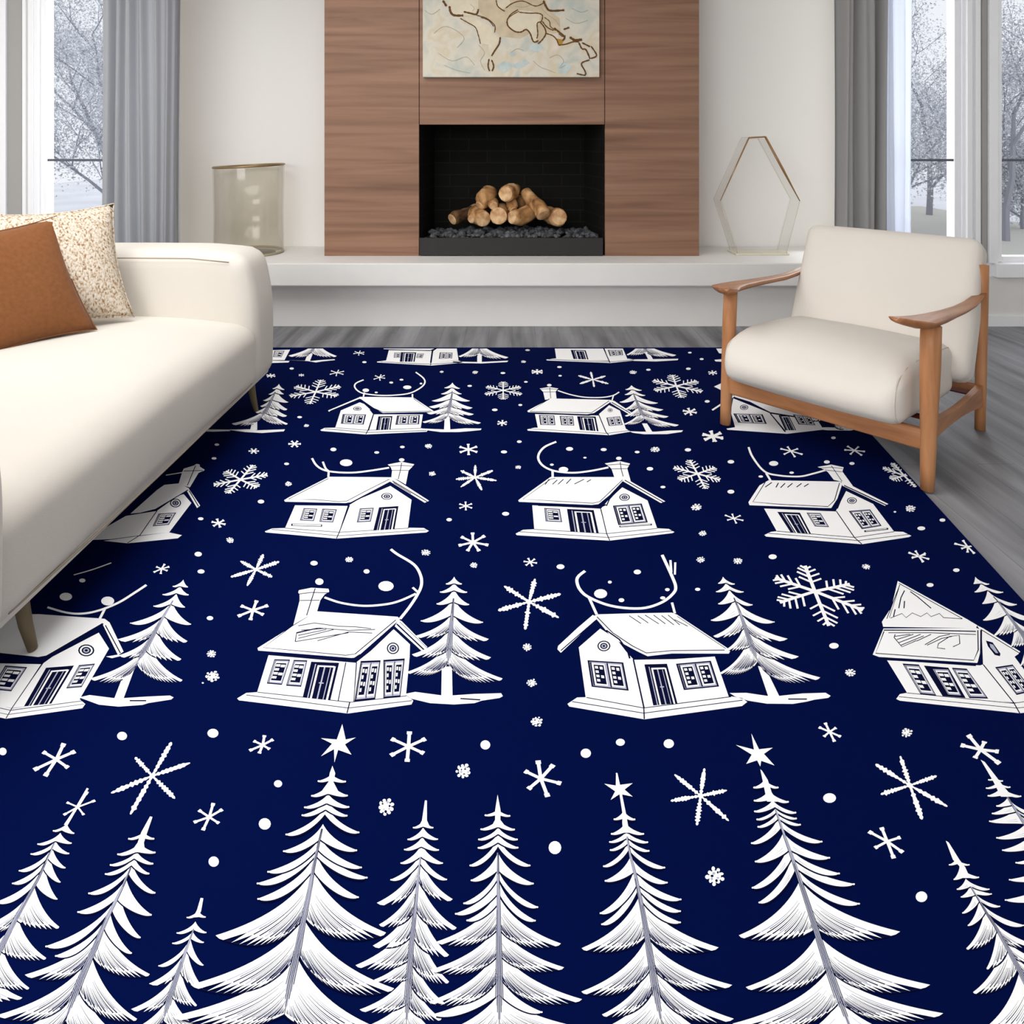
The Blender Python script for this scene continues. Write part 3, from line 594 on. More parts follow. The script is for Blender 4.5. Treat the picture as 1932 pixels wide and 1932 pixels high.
# ------------------------------------------------------------ room
def X_at(px, Y): return (px-966)*Y/FPX
def Z_at(py, Y): return CAMH-(py-HOR)*Y/FPX
HW, CEIL = 4.2, 3.0
YW, YB, YS = 4.95, 5.49, 5.05         # window walls, alcove wall, fireplace cladding
m_wall = mat('wall_paint', srgb(234, 232, 228), .9, spec=.1)
m_stone = mat('white_plaster', srgb(232, 230, 227), .6, spec=.25, noise=((3, 3, 3), .02, 3))
m_frame = mat('white_lacquer', srgb(248, 248, 250), .45)
m_floor = ramp_mat('grey_oak_floor', (9, .9, 1), [(.3, srgb(88, 88, 90)), (.5, srgb(128, 128, 132)), (.72, srgb(160, 160, 164))], .5, 9, .3, .35)
def add_planks(m):
    nt = m.node_tree; b = nt.nodes['Principled BSDF']; src = b.inputs['Base Color'].links[0].from_socket
    tc = nt.nodes.new('ShaderNodeTexCoord'); mp = nt.nodes.new('ShaderNodeMapping'); mp.inputs['Rotation'].default_value = (0, 0, math.radians(90))
    br = nt.nodes.new('ShaderNodeTexBrick'); br.inputs['Scale'].default_value = 1; br.inputs['Brick Width'].default_value = 1.9; br.inputs['Row Height'].default_value = .16
    br.inputs['Mortar Size'].default_value = .0015; br.inputs['Color1'].default_value = (.92, .92, .92, 1); br.inputs['Color2'].default_value = (1.06, 1.06, 1.06, 1); br.inputs['Mortar'].default_value = (.6, .6, .6, 1)
    mx = nt.nodes.new('ShaderNodeMix'); mx.data_type = 'RGBA'; mx.blend_type = 'MULTIPLY'; mx.inputs[0].default_value = 1
    nt.links.new(tc.outputs['Object'], mp.inputs[0]); nt.links.new(mp.outputs[0], br.inputs['Vector'])
    nt.links.new(src, mx.inputs[6]); nt.links.new(br.outputs['Color'], mx.inputs[7]); nt.links.new(mx.outputs[2], b.inputs['Base Color'])
add_planks(m_floor)
struct('floor', bx(-HW-.15, HW+.15, -3.0, YB+.2, -.1, 0), m_floor)
struct('ceiling', bx(-HW-.15, HW+.15, -3.0, YB+.2, CEIL, CEIL+.1), m_wall)
struct('wall_left', bx(-HW-.15, -HW, -3.0, YW, 0, CEIL), m_wall)
struct('wall_right', bx(HW, HW+.15, -3.0, YW, 0, CEIL), m_wall)
xa, xb = X_at(340, YW), 2.60                # alcove corners
FBX0, FBX1, FBZ0, FBZ1 = X_at(791, YS), X_at(1138, YS), Z_at(482, YS), Z_at(235, YS)
bm = bmesh.new()                                          # alcove back wall, with a hole behind the fire box
box(bm, xa, FBX0-.02, YB, YB+.15, 0, CEIL)
RC = .40                                                  # coved left corner of the alcove
arc = [Vector((xa+RC-RC*math.cos(t*math.pi/96), YB-RC+RC*math.sin(t*math.pi/96), 0)) for t in range(49)]
for f in (lambda: prism(bm, arc+[Vector((xa, YB, 0))], (0, 0, CEIL)),): f()
box(bm, FBX1+.02, xb, YB, YB+.15, 0, CEIL); box(bm, FBX0-.02, FBX1+.02, YB, YB+.15, FBZ1+.08, CEIL)
struct('wall_back', bm, m_wall)
# window walls
Lw0, Lw1, SILL, HEAD = X_at(70, YW), xa-.12, .453, 2.75
Rw0, Rw1, Rw2, Rw3 = X_at(1668, YW), X_at(1816, YW), X_at(1880, YW), 3.98
bm = bmesh.new()
box(bm, -HW-.15, Lw0, YW, YW+.18, 0, CEIL); box(bm, Lw1, xa, YW, YB+.15, 0, CEIL); box(bm, Lw0, Lw1, YW, YW+.18, 0, SILL-.1); box(bm, Lw0, Lw1, YW, YW+.18, HEAD, CEIL)
struct('wall_back_left', bm, m_wall)
bm = bmesh.new()
box(bm, xb, Rw0, YW, YB+.15, 0, CEIL); box(bm, Rw3, HW+.15, YW, YW+.18, 0, CEIL); box(bm, Rw0, Rw3, YW, YW+.18, 0, SILL-.1); box(bm, Rw0, Rw3, YW, YW+.18, HEAD, CEIL)
struct('wall_back_right', bm, m_wall)
struct('baseboard_right', bx(xb, HW, YW-.02, YW, 0, .075), m_frame)
struct('baseboard_left', bx(-HW, xa, YW-.02, YW, 0, .075), m_frame)
m_glass = clear_mat('window_glass', (.97, .98, 1, 1), .25)
m_bar = mat('grey_window_bar', srgb(92, 96, 106), .5)
m_reveal = mat('grey_jamb', srgb(168, 166, 163), .8)
struct('trim_1', bx(X_at(-30, YW), Rw0*0+X_at(-30, YW)+.0+(X_at(16, YW)-X_at(-30, YW)), YW-.03, YW, 0, HEAD+.05, bev=.004), m_frame)
def window(nm, x0, x1, bars, profiles, right_jamb=.045):
    w = thing(nm, None, None, ((x0+x1)/2, YW+.05, SILL)); w['kind'] = 'structure'
    ox, oy, oz = w.location
    def L(bm):
        bmesh.ops.translate(bm, verts=bm.verts, vec=(-ox, -oy, -oz)); return bm
    bm = bmesh.new(); f = .055
    box(bm, x0, x0+f, YW+.02, YW+.1, SILL, HEAD, .005); box(bm, x1-right_jamb, x1, YW+.02, YW+.1, SILL, HEAD, .005)
    box(bm, x0+f, x1-right_jamb, YW+.022, YW+.098, SILL, SILL+.04); box(bm, x0+f, x1-right_jamb, YW+.022, YW+.098, HEAD-.06, HEAD)
    for a, b, c in profiles: box(bm, a, b, YW-c, YW+.02, SILL, HEAD, .003)
    obj('window_frame', L(bm), m_frame, w)
    obj('pane', L(bx(x0+f, x1-right_jamb, YW+.055, YW+.061, SILL+.04, HEAD-.06)), m_glass, w)
    for z in bars: obj('glazing_bar', L(bx(x0+f-.015, x1-right_jamb+.01, YW+.03, YW+.05, z-.009, z+.009)), m_bar, w)
    obj('window_sill', L(bx(x0-.03, x1+.03, YW-.05, YW+.18, SILL-.1, SILL, .006)), m_frame, w)
    return w
zb = Z_at(302, YW+.04)
window('window_1', Lw0, Lw1, [zb], [(X_at(45, YW), X_at(52, YW), .02), (X_at(56, YW), X_at(66, YW), .02), (Lw0-.02, Lw0+.012, .01)])
window('window_2', Rw0, Rw1, [zb], [(X_at(1822, YW), X_at(1832, YW), .02), (X_at(1838, YW), X_at(1847, YW), .02)])
window('window_3', Rw2, Rw3, [zb], [(X_at(1862, YW), X_at(1878, YW), .03)])
struct('trim_4', bx(Rw1, Rw2, YW+.002, YW+.18, SILL-.1, HEAD), m_frame)
struct('trim_2', bx(X_at(17, YW), X_at(43, YW), YW-.012, YW, 0, HEAD), m_reveal)
struct('trim_3', bx(X_at(1851, YW), X_at(1860, YW), YW-.012, YW+.002, SILL, HEAD), m_reveal)

# hearth bench across the alcove
HZ0, HZ1 = Z_at(540, 4.75), Z_at(497, 4.75)
be0, be1 = -2.9, 3.0
bench = thing('hearth_bench', 'long white plastered hearth bench running below the fireplace', 'hearth', (0, 4.95, 0))
def sub(bm, e):
    bmesh.ops.translate(bm, verts=bm.verts, vec=-Vector(e.location)); return bm
bm = bmesh.new(); prism(bm, [Vector(p) for p in ((xa+.09, 4.75, HZ0), (2.25, 4.75, HZ0), (2.25, YW+.01, HZ0), (xb-.003, YW+.01, HZ0), (xb-.003, YB-.005, HZ0), *[(v.x+.003, v.y-.003, HZ0) for v in arc[::-6]], (xa+.003, YW+.01, HZ0), (xa+.09, YW+.01, HZ0))], (0, 0, HZ1-HZ0))
bmesh.ops.bevel(bm, geom=[e for e in bm.edges], offset=.006, segments=2, affect='EDGES')
obj('slab', sub(bm, bench), m_stone, bench)
bm = bmesh.new(); box(bm, xa+.09, 2.25, 4.93, YW+.2, 0, HZ0, .003)
obj('plinth', sub(bm, bench), m_stone, bench)

# ------------------------------------------------------------ fireplace
m_wood = ramp_mat('walnut_cladding', (.8, 1, 17), [(.28, srgb(116, 84, 66)), (.45, srgb(136, 101, 81)), (.56, srgb(145, 109, 88)), (.74, srgb(158, 121, 99))], .55, 9, .6, .3)
fp = thing('fireplace', 'floor to ceiling walnut clad fireplace with black brick firebox', 'fireplace', (0, YS, HZ1))
SX0, SX1 = X_at(612, YS), X_at(1319, YS)
g = .0025; JX0, JX1 = FBX0, X_at(1141, YS)
for a, b, z0, nm in ((SX0, JX0-g, HZ1, 'side_panel'), (JX1+g, SX1, HZ1, 'side_panel'), (JX0+g, JX1-g, FBZ1, 'centre_panel')):
    obj(nm, sub(bx(a, b, YS, YS+.03, z0, CEIL, .0015), fp), m_wood, fp)
bm = bmesh.new(); box(bm, SX0+.002, FBX0-.012, YS+.03, YB-.002, HZ1, CEIL-.002); box(bm, FBX1+.012, SX1-.002, YS+.03, YB-.002, HZ1, CEIL-.002); box(bm, FBX0-.012, FBX1+.012, YS+.03, YB-.002, FBZ1+.02, CEIL-.002)
obj('chimney_breast', sub(bm, fp), m_wood, fp)
m_brick = bpy.data.materials.new('black_firebrick'); m_brick.use_nodes = True
nt = m_brick.node_tree; b = nt.nodes['Principled BSDF']; b.inputs['Roughness'].default_value = .9; b.inputs['Specular IOR Level'].default_value = .08
tc = nt.nodes.new('ShaderNodeTexCoord'); mp = nt.nodes.new('ShaderNodeMapping'); mp.inputs['Rotation'].default_value = (math.radians(90), 0, 0)
sx = nt.nodes.new('ShaderNodeSeparateXYZ'); cx = nt.nodes.new('ShaderNodeCombineXYZ'); ad = nt.nodes.new('ShaderNodeMath')
nt.links.new(tc.outputs['Object'], sx.inputs[0]); nt.links.new(sx.outputs[0], ad.inputs[0]); nt.links.new(sx.outputs[1], ad.inputs[1])
nt.links.new(ad.outputs[0], cx.inputs[0]); nt.links.new(sx.outputs[2], cx.inputs[1])
br = nt.nodes.new('ShaderNodeTexBrick'); br.inputs['Scale'].default_value = 1; br.inputs['Brick Width'].default_value = .3; br.inputs['Row Height'].default_value = .095; br.inputs['Mortar Size'].default_value = .004
br.inputs['Color1'].default_value = (.007, .007, .006, 1); br.inputs['Color2'].default_value = (.009, .009, .008, 1); br.inputs['Mortar'].default_value = (.015, .015, .015, 1)
nt.links.new(cx.outputs[0], br.inputs['Vector']); nt.links.new(br.outputs['Color'], b.inputs['Base Color'])
yb_ = YS+.50; ix0, ix1 = FBX0+.055, FBX1-.085
bm = bmesh.new()
q = [(FBX0, YS+.03), (ix0, yb_), (ix1, yb_), (FBX1, YS+.03)]
q2 = [(FBX1+.015, YS+.03), (FBX1+.015, yb_+.03), (FBX0-.015, yb_+.03), (FBX0-.015, YS+.03)]
prism(bm, [Vector((x, y, FBZ0-.0)) for x, y in q+q2], (0, 0, FBZ1+.02-FBZ0))
prism(bm, [Vector((x, y, FBZ1+.0)) for x, y in q], (0, 0, .02)); prism(bm, [Vector((x, y, FBZ0)) for x, y in q], (0, 0, .012))
obj('firebox', sub(bm, fp), m_brick, fp)
m_tray = mat('dark_steel', srgb(44, 42, 40), .55, spec=.3)
TZ = Z_at(449, YS-.01)
bm = bmesh.new(); box(bm, FBX0+.002, FBX1-.002, YS-.012, YS+.015, FBZ0+.001, TZ, .004); box(bm, FBX0+.03, FBX1-.04, YS+.015, YS+.36, TZ-.05, TZ-.02)
obj('ember_tray', sub(bm, fp), m_tray, fp)
# lava stones: uncountable bed
rc = random.Random(5); bm = bmesh.new()
for k in range(480):
    y = YS+.03+rc.random()*.33; t = (y-YS)/.5; x = rc.uniform(FBX0+.03+t*.05, FBX1-.03-t*.09)
    r = rc.uniform(.013, .027)
    v = bmesh.ops.create_icosphere(bm, subdivisions=1, radius=r)['verts']
    s = Vector((rc.uniform(.8, 1.4), rc.uniform(.8, 1.3), rc.uniform(.6, .95)))
    z = TZ-.018+r*.4+rc.random()*.022+.03*t*(1-abs(x)/.8)
    for w in v: w.co = Vector((w.co.x*s.x, w.co.y*s.y, w.co.z*s.z))*(1+rc.uniform(-.18, .18))+Vector((x, y, z))
m_coal = mat('lava_stone', srgb(80, 82, 86), .7, spec=.4, noise=((14, 14, 14), .75, 2))
o = obj('lava_stones', bm, m_coal, smooth=False); tag(o, 'bed of black lava stones filling the tray under the logs', 'stones', kind='stuff')
# logs, each one a thing
m_bark = ramp_mat('birch_bark', (9, 9, 9), [(.3, srgb(96, 62, 36)), (.48, srgb(176, 130, 84)), (.7, srgb(222, 186, 138))], .85, 5, .6, .15, .6)
m_cut = ramp_mat('sawn_wood', (14, 14, 14), [(.35, srgb(178, 128, 86)), (.65, srgb(232, 196, 152))], .8, 3, .3, .15)
YL = YS+.2
def log(pts, rad, label, mb=None):
    """pts: (px,py,depth offset) along the log, rad in px"""
    P3 = [Vector((X_at(a, YL+d), YL+d, Z_at(b_, YL+d))) for a, b_, d in pts]
    k = (YL)/FPX; n = 9; pp = []; rs = []
    for i in range(n):
        t = i/(n-1)*(len(P3)-1); j = min(int(t), len(P3)-2); f = t-j
        pp.append(P3[j].lerp(P3[j+1], f)+Vector((rc.uniform(-.003, .003), 0, rc.uniform(-.003, .003))))
        rr_ = rad[j]+(rad[j+1]-rad[j])*f; rs.append(rr_*k*1.12*rc.uniform(.92, 1.08))
    base = thing('firewood_log', label, 'log', pp[0], group='logs stacked in the firebox')
    bm = bmesh.new(); tube(bm, [p-pp[0] for p in pp], rs, 14)
    for v in bm.verts: v.co += Vector((rc.uniform(-1, 1), rc.uniform(-1, 1), rc.uniform(-1, 1)))*.0022
    obj('bark', bm, mb or m_bark, base, True)
    for e, f in ((0, 1), (-1, -2)):
        d = (pp[e]-pp[f]).normalized(); bm = bmesh.new()
        tube(bm, [pp[e]-pp[0]-d*.004, pp[e]-pp[0]+d*.004, pp[e]-pp[0]+d*.006], [rs[e]*.96, rs[e]*.93, rs[e]*.75], 14)
        obj('cut_end', bm, m_cut, base, False)
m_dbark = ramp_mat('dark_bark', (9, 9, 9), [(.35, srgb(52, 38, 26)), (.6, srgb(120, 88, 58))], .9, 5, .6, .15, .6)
log([(853, 413, -.03), (878, 404, .05), (905, 396, .13)], [11, 11, 10], 'dark barked log lying lowest at the left end of the stack', m_dbark)
log([(912, 413, -.09), (900, 405, .02), (897, 398, .12)], [13, 15, 13], 'short pale log at the bottom, left of the hollow ended log')
log([(889, 414, -.06), (897, 408, .0), (905, 404, .05)], [7, 12, 13], 'split pale wedge of wood at the bottom, tapering to the left')
log([(940, 407, -.09), (944, 403, .02), (948, 398, .13)], [14, 16, 14], 'stubby log with a hollowed end, bottom middle of the stack')
log([(966, 410, -.10), (985, 410, -.03), (1004, 396, .02), (1006, 388, .07)], [12, 15, 14, 12], 'bent pale log lying at the bottom right of centre')
log([(1055, 410, -.07), (1044, 408, .03), (1034, 404, .13)], [15, 15, 13], 'orange ended log at the far right bottom of the stack')
log([(906, 388, -.05), (912, 377, -.02), (922, 366, .03), (930, 362, .08)], [9, 14, 16, 10], 'golden brown log standing upper left on the lower logs')
log([(931, 388, -.09), (930, 383, -.02), (926, 376, .04)], [8, 9, 8], 'small pale stub propped under the golden brown upper left log')
log([(954, 366, -.09), (962, 363, .0), (974, 357, .10)], [13, 14, 11], 'pale round ended log on top of the stack')
log([(968, 396, -.03), (966, 387, -.01), (964, 379, .02)], [7, 10, 9], 'upright pale log holding up the topmost log')
log([(992, 362, .06), (1002, 376, .0), (1018, 392, -.07), (1026, 405, -.12)], [10, 11, 12, 13], 'long straight log leaning down to the right over the stack')
log([(978, 372, .10), (986, 384, .09), (994, 396, .08)], [10, 14, 12], 'dark brown log in the shade behind the leaning log', m_dbark)

# ------------------------------------------------------------ canvas
YA = YS-.055
m_canvas = ramp_mat('painted_canvas', (5, 2, 5), [(.25, srgb(172, 186, 184)), (.40, srgb(196, 196, 184)), (.5, srgb(214, 207, 192)), (.6, srgb(208, 196, 172)), (.75, srgb(224, 212, 198))], .8, 12, .6, .1, .5)
m_line = mat('umber_paint', srgb(104, 72, 40), .8, spec=.1); m_ochre = mat('ochre_paint', srgb(176, 136, 66), .8, spec=.1)
m_grey_l = mat('grey_crayon', srgb(168, 166, 154), .85, spec=.1)
m_tan = mat('tan_wash', srgb(202, 186, 158), .85, spec=.1, noise=((14, 14, 14), .12, 6)); m_cream = mat('cream_wash', srgb(218, 207, 184), .85, spec=.1, noise=((14, 14, 14), .08, 6)); m_blue = mat('pale_blue_wash', srgb(190, 200, 196), .85, spec=.1, noise=((20, 20, 20), .1, 6))
art = thing('wall_canvas', 'unframed abstract canvas in cream and tan with brown lines above the fireplace', 'painting', (0, YS-.03, 2.0))
AX0, AX1, AZ0, AZ1 = X_at(797.5, YA), X_at(1131, YA), Z_at(145.5, YA), 2.78
obj('stretched_canvas', sub(bx(AX0, AX1, YA, YS-.003, AZ0, AZ1, .004), art), m_canvas, art)
def paint(pts, w, m, closed=False, lev=1):
    bm = bmesh.new(); y = YA-.0012*lev
    p = [Vector((X_at(780+a/5.222, y), y, Z_at(b_/5.222, y))) for a, b_ in pt(pts)]
    if closed: prism(bm, p, (0, .001, 0))
    else:
        q = [Vector((a, y, b_)) for a, b_ in spline([(v.x, v.z) for v in p], 4)]
        rs = [w/5.222*YA/FPX/2*(.6+.5*abs(math.sin(i*1.7))) for i in range(len(q))]
        tube(bm, q, rs, 6, flat=.35, up=Vector((0, 1, 0)))
    obj('brushwork', sub(bm, art), m, art)
paint('640,-20 640,110 700,160 800,230 790,300 860,360 1050,380 1150,330 1180,400 1230,430 1310,360 1300,300 1380,330 1450,320 1440,180 1330,100 1290,-20', 0, m_tan, True, 1)
for s_ in ('820,640 900,600 1000,630 1100,580 1150,620 1040,680 980,660 900,720 840,690', '1420,640 1500,600 1560,660 1500,735 1430,720', '1150,440 1230,420 1280,470 1220,520 1140,490', '940,520 990,500 1020,540 960,560'): paint(s_, 0, m_blue, True, 1)
paint('340,60 370,-20 640,-20 640,90 600,150 480,155 400,150 365,100', 0, m_cream, True, 2); paint('930,210 960,160 1050,100 1160,110 1250,140 1240,210 1215,290 1225,390 1190,410 1160,340 1110,290 1050,315 980,300 935,260', 0, m_cream, True, 2)
paint('500,170 600,180 760,260 790,330 850,370 820,460 760,560 740,440 660,430 620,300', 0, m_cream, True, 2); paint('820,0 830,60 880,95 960,30 940,-10', 0, m_cream, True, 2)
for s_, w_ in (('290,5 325,60', 20), ('355,60 365,115 400,150 490,152', 20), ('495,115 560,130 620,140 640,90', 16), ('460,180 530,220 610,270 640,350 660,430', 9), ('620,150 720,180 800,250 800,320', 9),
               ('855,365 845,430 800,500 770,550', 14), ('745,580 735,650 750,700', 13), ('770,590 790,650 775,700', 13), ('815,0 830,60 880,100 900,110', 10), ('910,80 980,30 1080,10 1200,60 1280,30', 9),
               ('1280,5 1310,70 1350,105 1485,100', 18), ('920,210 935,260 1000,310 1060,315 1110,290 1150,330 1175,400 1200,415 1230,400', 13), ('920,200 960,140 1030,95', 9), ('1040,120 1140,130 1220,130 1270,150 1260,210 1220,230 1225,330 1215,380', 10),
               ('1250,220 1290,270 1305,330 1270,390 1230,430', 12), ('1270,210 1320,270 1380,300', 10), ('1310,330 1370,350 1410,390 1430,440', 10), ('1385,275 1440,320 1490,365 1470,400', 16), ('1480,290 1535,270', 16), ('1430,445 1500,435 1580,410 1630,415', 11),
               ('1540,365 1590,395 1660,390', 22), ('1630,420 1660,480 1700,490 1740,580', 14), ('1660,420 1740,460', 14), ('1750,455 1805,545 1750,575', 13), ('1735,590 1655,625 1690,700 1690,740 1610,725', 13)):
    paint(s_, w_*1.15, m_line, lev=3)
for s_ in ('110,100 180,140 260,90', '200,330 300,260 420,300 500,380 430,470', '240,520 380,600 520,560 600,640', '960,520 1020,480 1090,500', '1340,570 1420,540 1480,600 1440,670 1500,640', '640,440 700,520 660,600 700,690', '1250,40 1270,90 1330,150 1400,200 1440,260', '1000,60 1080,70 1150,50', '560,40 600,80 580,110', '1560,80 1650,120 1720,100', '1180,600 1250,660 1330,690 1400,720', '300,640 420,690 560,720', '1500,180 1600,230 1720,200'): paint(s_, 5, m_grey_l, lev=2)
for s_ in ('1290,170 1340,210 1350,260 1400,300', '1430,330 1470,360 1500,350', '1560,375 1600,410 1640,380', '930,240 925,190 970,150 1040,110', '660,170 740,200 790,260'): paint(s_, 9, m_line, lev=3)
paint('1405,380 1480,390 1465,440 1430,450', 0, m_ochre, True, 2)

# ------------------------------------------------------------ curtains
def curtain(nm, label, x0, x1, y, amp, waves, m, z0=.02, z1=2.92, seed=1, group=None, th=.004):
    rc = random.Random(seed); n = int((x1-x0)/.006); ph = [rc.uniform(0, 6.28) for _ in range(4)]
    def off(u): return amp*(math.sin(waves*2*math.pi*u+ph[0])+.45*math.sin(waves*4.3*math.pi*u+ph[1])+.3*math.sin(waves*1.3*math.pi*u+ph[2]))
    bm = bmesh.new(); rows = []
    for s in (0, 1):
        for k in range(9):
            v = k/8; r = []
            for i in range(n+1):
                u = i/n; r.append(bm.verts.new((x0+(x1-x0)*u+.012*math.sin(v*3+u*9), y+off(u)*(1+.15*v*math.sin(7*u))+s*th, z1+(z0-z1)*v)))
            rows.append(r)
    for s in (0, 1):
        for k in range(8):
            a, b_ = rows[s*9+k], rows[s*9+k+1]
            for i in range(n): bm.faces.new((a[i], a[i+1], b_[i+1], b_[i]))
    for i in range(n): bm.faces.new((rows[0][i], rows[0][i+1], rows[9][i+1], rows[9][i])); bm.faces.new((rows[8][i], rows[8][i+1], rows[17][i+1], rows[17][i]))
    for k in range(8): bm.faces.new((rows[k][0], rows[k+1][0], rows[9+k+1][0], rows[9+k][0])); bm.faces.new((rows[k][n], rows[k+1][n], rows[9+k+1][n], rows[9+k][n]))
    c = thing(nm, label, 'curtain', ((x0+x1)/2, y, z0), group=group)
    obj('curtain_panel', sub(bm, c), m, c, True)
    return c
def cloth(name, col, trans):
    m = mat(name, col, .9, spec=.05); nt = m.node_tree; b = nt.nodes['Principled BSDF']; o = nt.nodes['Material Output']
    t = nt.nodes.new('ShaderNodeBsdfTranslucent'); t.inputs[0].default_value = col; mx = nt.nodes.new('ShaderNodeMixShader'); mx.inputs[0].default_value = trans
    nt.links.new(b.outputs[0], mx.inputs[1]); nt.links.new(t.outputs[0], mx.inputs[2]); nt.links.new(mx.outputs[0], o.inputs[0]); return m
m_cur = cloth('grey_curtain_linen', srgb(182, 183, 187), .28); m_cur2 = cloth('grey_curtain_linen_dark', srgb(172, 171, 170), .12); m_sheer = cloth('white_voile', srgb(240, 243, 250), .5)
YC = YW-.12
curtain('drape', 'pale grey pleated curtain left of the fireplace, beside the window', X_at(188, YC), X_at(340, YC), YC, .030, 6.4, m_cur, seed=4)
curtain('drape', 'dark grey pleated curtain right of the fireplace, behind the armchair', X_at(1578, YC), X_at(1672, YC), YC, .040, 2.4, m_cur2, seed=8)
curtain('sheer_curtain', 'white voile curtain hanging between the dark grey curtain and the window', X_at(1666, YC), X_at(1724, YC+.03), YC+.05, .012, 3.5, m_sheer, seed=9)
m_rod = mat('brushed_rod', srgb(120, 118, 114), .35, 1)
for a, b_, lb in ((Lw0-.2, xa, 'left'), (xb, Rw3+.1, 'right')):
    bm = bmesh.new(); tube(bm, [(a, YC+.0, 2.95), (b_, YC+.0, 2.95)], .012, 12)
    tag(obj('curtain_rod', bm, m_rod), 'metal curtain rod over the window '+lb+' of the fireplace', 'curtain rod')

# ------------------------------------------------------------ glass pieces on the hearth
m_vase = clear_mat('smoked_glass', (.965, .955, .93, 1), .4, .08); m_gold = mat('brass_rim', srgb(150, 128, 92), .35, .7)
m_edge = mat('amber_glass_edge', srgb(150, 112, 66), .2, .2, spec=.6)
VY = 5.19; VX = X_at(470, VY); VR = .25; VH = Z_at(313, VY)-HZ1
v = thing('hurricane_vase', 'tall smoky glass cylinder vase with a brass rim on the hearth bench', 'vase', (VX, VY, HZ1))
bm = bmesh.new(); seg = 64
prof = [(VR-.06, .0), (VR-.01, .004), (VR, .02), (VR-.004, .3), (VR+.004, VH-.01), (VR+.002, VH), (VR-.006, VH), (VR-.012, .3), (VR-.008, .03), (VR-.06, .012)]
rings = [[bm.verts.new((r*math.cos(a*2*math.pi/seg), r*math.sin(a*2*math.pi/seg), z)) for a in range(seg)] for r, z in prof]
for A, B in zip(rings, rings[1:]):
    for k in range(seg): bm.faces.new((A[k], A[(k+1) % seg], B[(k+1) % seg], B[k]))
bm.faces.new(rings[0]); bm.faces.new(rings[-1])
obj('glass_cylinder', bm, m_vase, v, True)
def ring(nm, r, z, t, m, tilt=0):
    bm = bmesh.new(); tube(bm, [(r*math.cos(a*math.pi/32), r*math.sin(a*math.pi/32), z+tilt*math.cos(a*math.pi/32)) for a in range(64)], t, 8, closed=True)
    return obj(nm, bm, m, v, True)
ring('brass_rim', VR+.001, VH, .008, m_gold, .012); ring('base_ring', VR-.006, .010, .008, mat('tinted_glass_base', srgb(176, 164, 138), .25, .1))
GY = 5.1; k_ = 3.057
hexo = [(1413, 260), (1444, 258), (1509, 379), (1483, 484), (1392, 484), (1359, 379)]
m_hexg = clear_mat('clear_glass_vase', (.985, .98, .97, 1), .3, .05)
gv = thing('geometric_vase', 'clear hexagonal glass vase with amber edges right of the fireplace', 'vase', (X_at(1436, GY), GY, HZ1))
def hp(pp, dy): return [Vector((X_at(a, GY), GY+dy, max(Z_at(b_, GY), HZ1+.001))) for a, b_ in pp]
def inset(ps, f):
    c = sum(ps, Vector())/len(ps); return [c+(p-c)*f for p in ps]
o1 = hp(hexo, 0)
bm = bmesh.new()                                      # hexagonal loop of thick glass, open front and back
A = [bm.verts.new(p) for p in o1]; B = [bm.verts.new(p+Vector((0, .17, 0))) for p in o1]; A2 = [bm.verts.new(p) for p in inset(o1, .965)]; B2 = [bm.verts.new(p+Vector((0, .17, 0))) for p in inset(o1, .965)]
for i in range(6):
    j = (i+1) % 6
    bm.faces.new((A[i], A[j], B[j], B[i])); bm.faces.new((A2[i], B2[i], B2[j], A2[j])); bm.faces.new((A[i], A2[i], A2[j], A[j])); bm.faces.new((B[i], B[j], B2[j], B2[i]))
obj('glass_loop', sub(bm, gv), m_hexg, gv)
m_pale = mat('pale_glass_edge', srgb(206, 198, 180), .15, .1, spec=.6); m_foot = mat('cream_glass_foot', srgb(226, 220, 196), .15, 0, spec=.6)
def edge(i, j, w, m, dy=0.0, nm='glass_edge'):
    a, b_ = o1[i]+Vector((0, dy, 0)), o1[j]+Vector((0, dy, 0)); bm = bmesh.new(); tube(bm, [a, a.lerp(b_, .5), b_], w, 8); return obj(nm, sub(bm, gv), m, gv, True)
edge(5, 0, [.0025, .005, .006], m_edge); edge(1, 2, [.009, .010, .004], m_edge); edge(0, 1, .006, m_edge)
for i, j in ((2, 3), (4, 5)): edge(i, j, .0022, m_pale)
edge(3, 4, .006, m_foot, .0)
for i, j in ((0, 1), (1, 2), (2, 3), (4, 5), (5, 0)): edge(i, j, .0016, m_pale, .17)
bm = bmesh.new(); box(bm, o1[4].x-.02, o1[3].x+.02, GY-.02, GY+.19, HZ1, HZ1+.012, .004); obj('glass_foot', sub(bm, gv), m_foot, gv)
# ------------------------------------------------------------ sofa
m_lin = mat('cream_linen', srgb(208, 202, 193), .95, spec=.08, noise=((1.5, 1.5, 1.5), .03, 4), bump=(260, .25, .0015), sheen=.15)
m_leg = mat('taupe_leg', srgb(112, 98, 74), .6)
SF, SEATZ = -1.21, .525
sofa = thing('sofa', 'long cream linen sofa with low rounded arms on tapered taupe legs', 'sofa', (-1.85, 2.45, 0))
def S(bm): return sub(bm, sofa)
ya, yb2 = 1.36, 3.55
def arm(y0, y1, out):
    def fn(p):
        z = p.z
        h = max(0, (z-.45)/.36)
        p = Vector((p.x-.05*h*h*(1 if p.x > 0 else 0), p.y+out*.03*h, p.z))
        if p.z > .6: p.z -= .02*(1-abs(p.y)/.16)*0
        p.z -= .022*max(0, (p.x-.35)/.3)*h
        return p
    bm = soft(.64, (y1-y0)/2, .33, .07, (.010, .016, .008), 20, lambda p: fn(Vector((p.x, p.y, p.z+.33+.155)))); bmesh.ops.translate(bm, verts=bm.verts, vec=(SF-.645, (y0+y1)/2, 0))
    return S(bm)
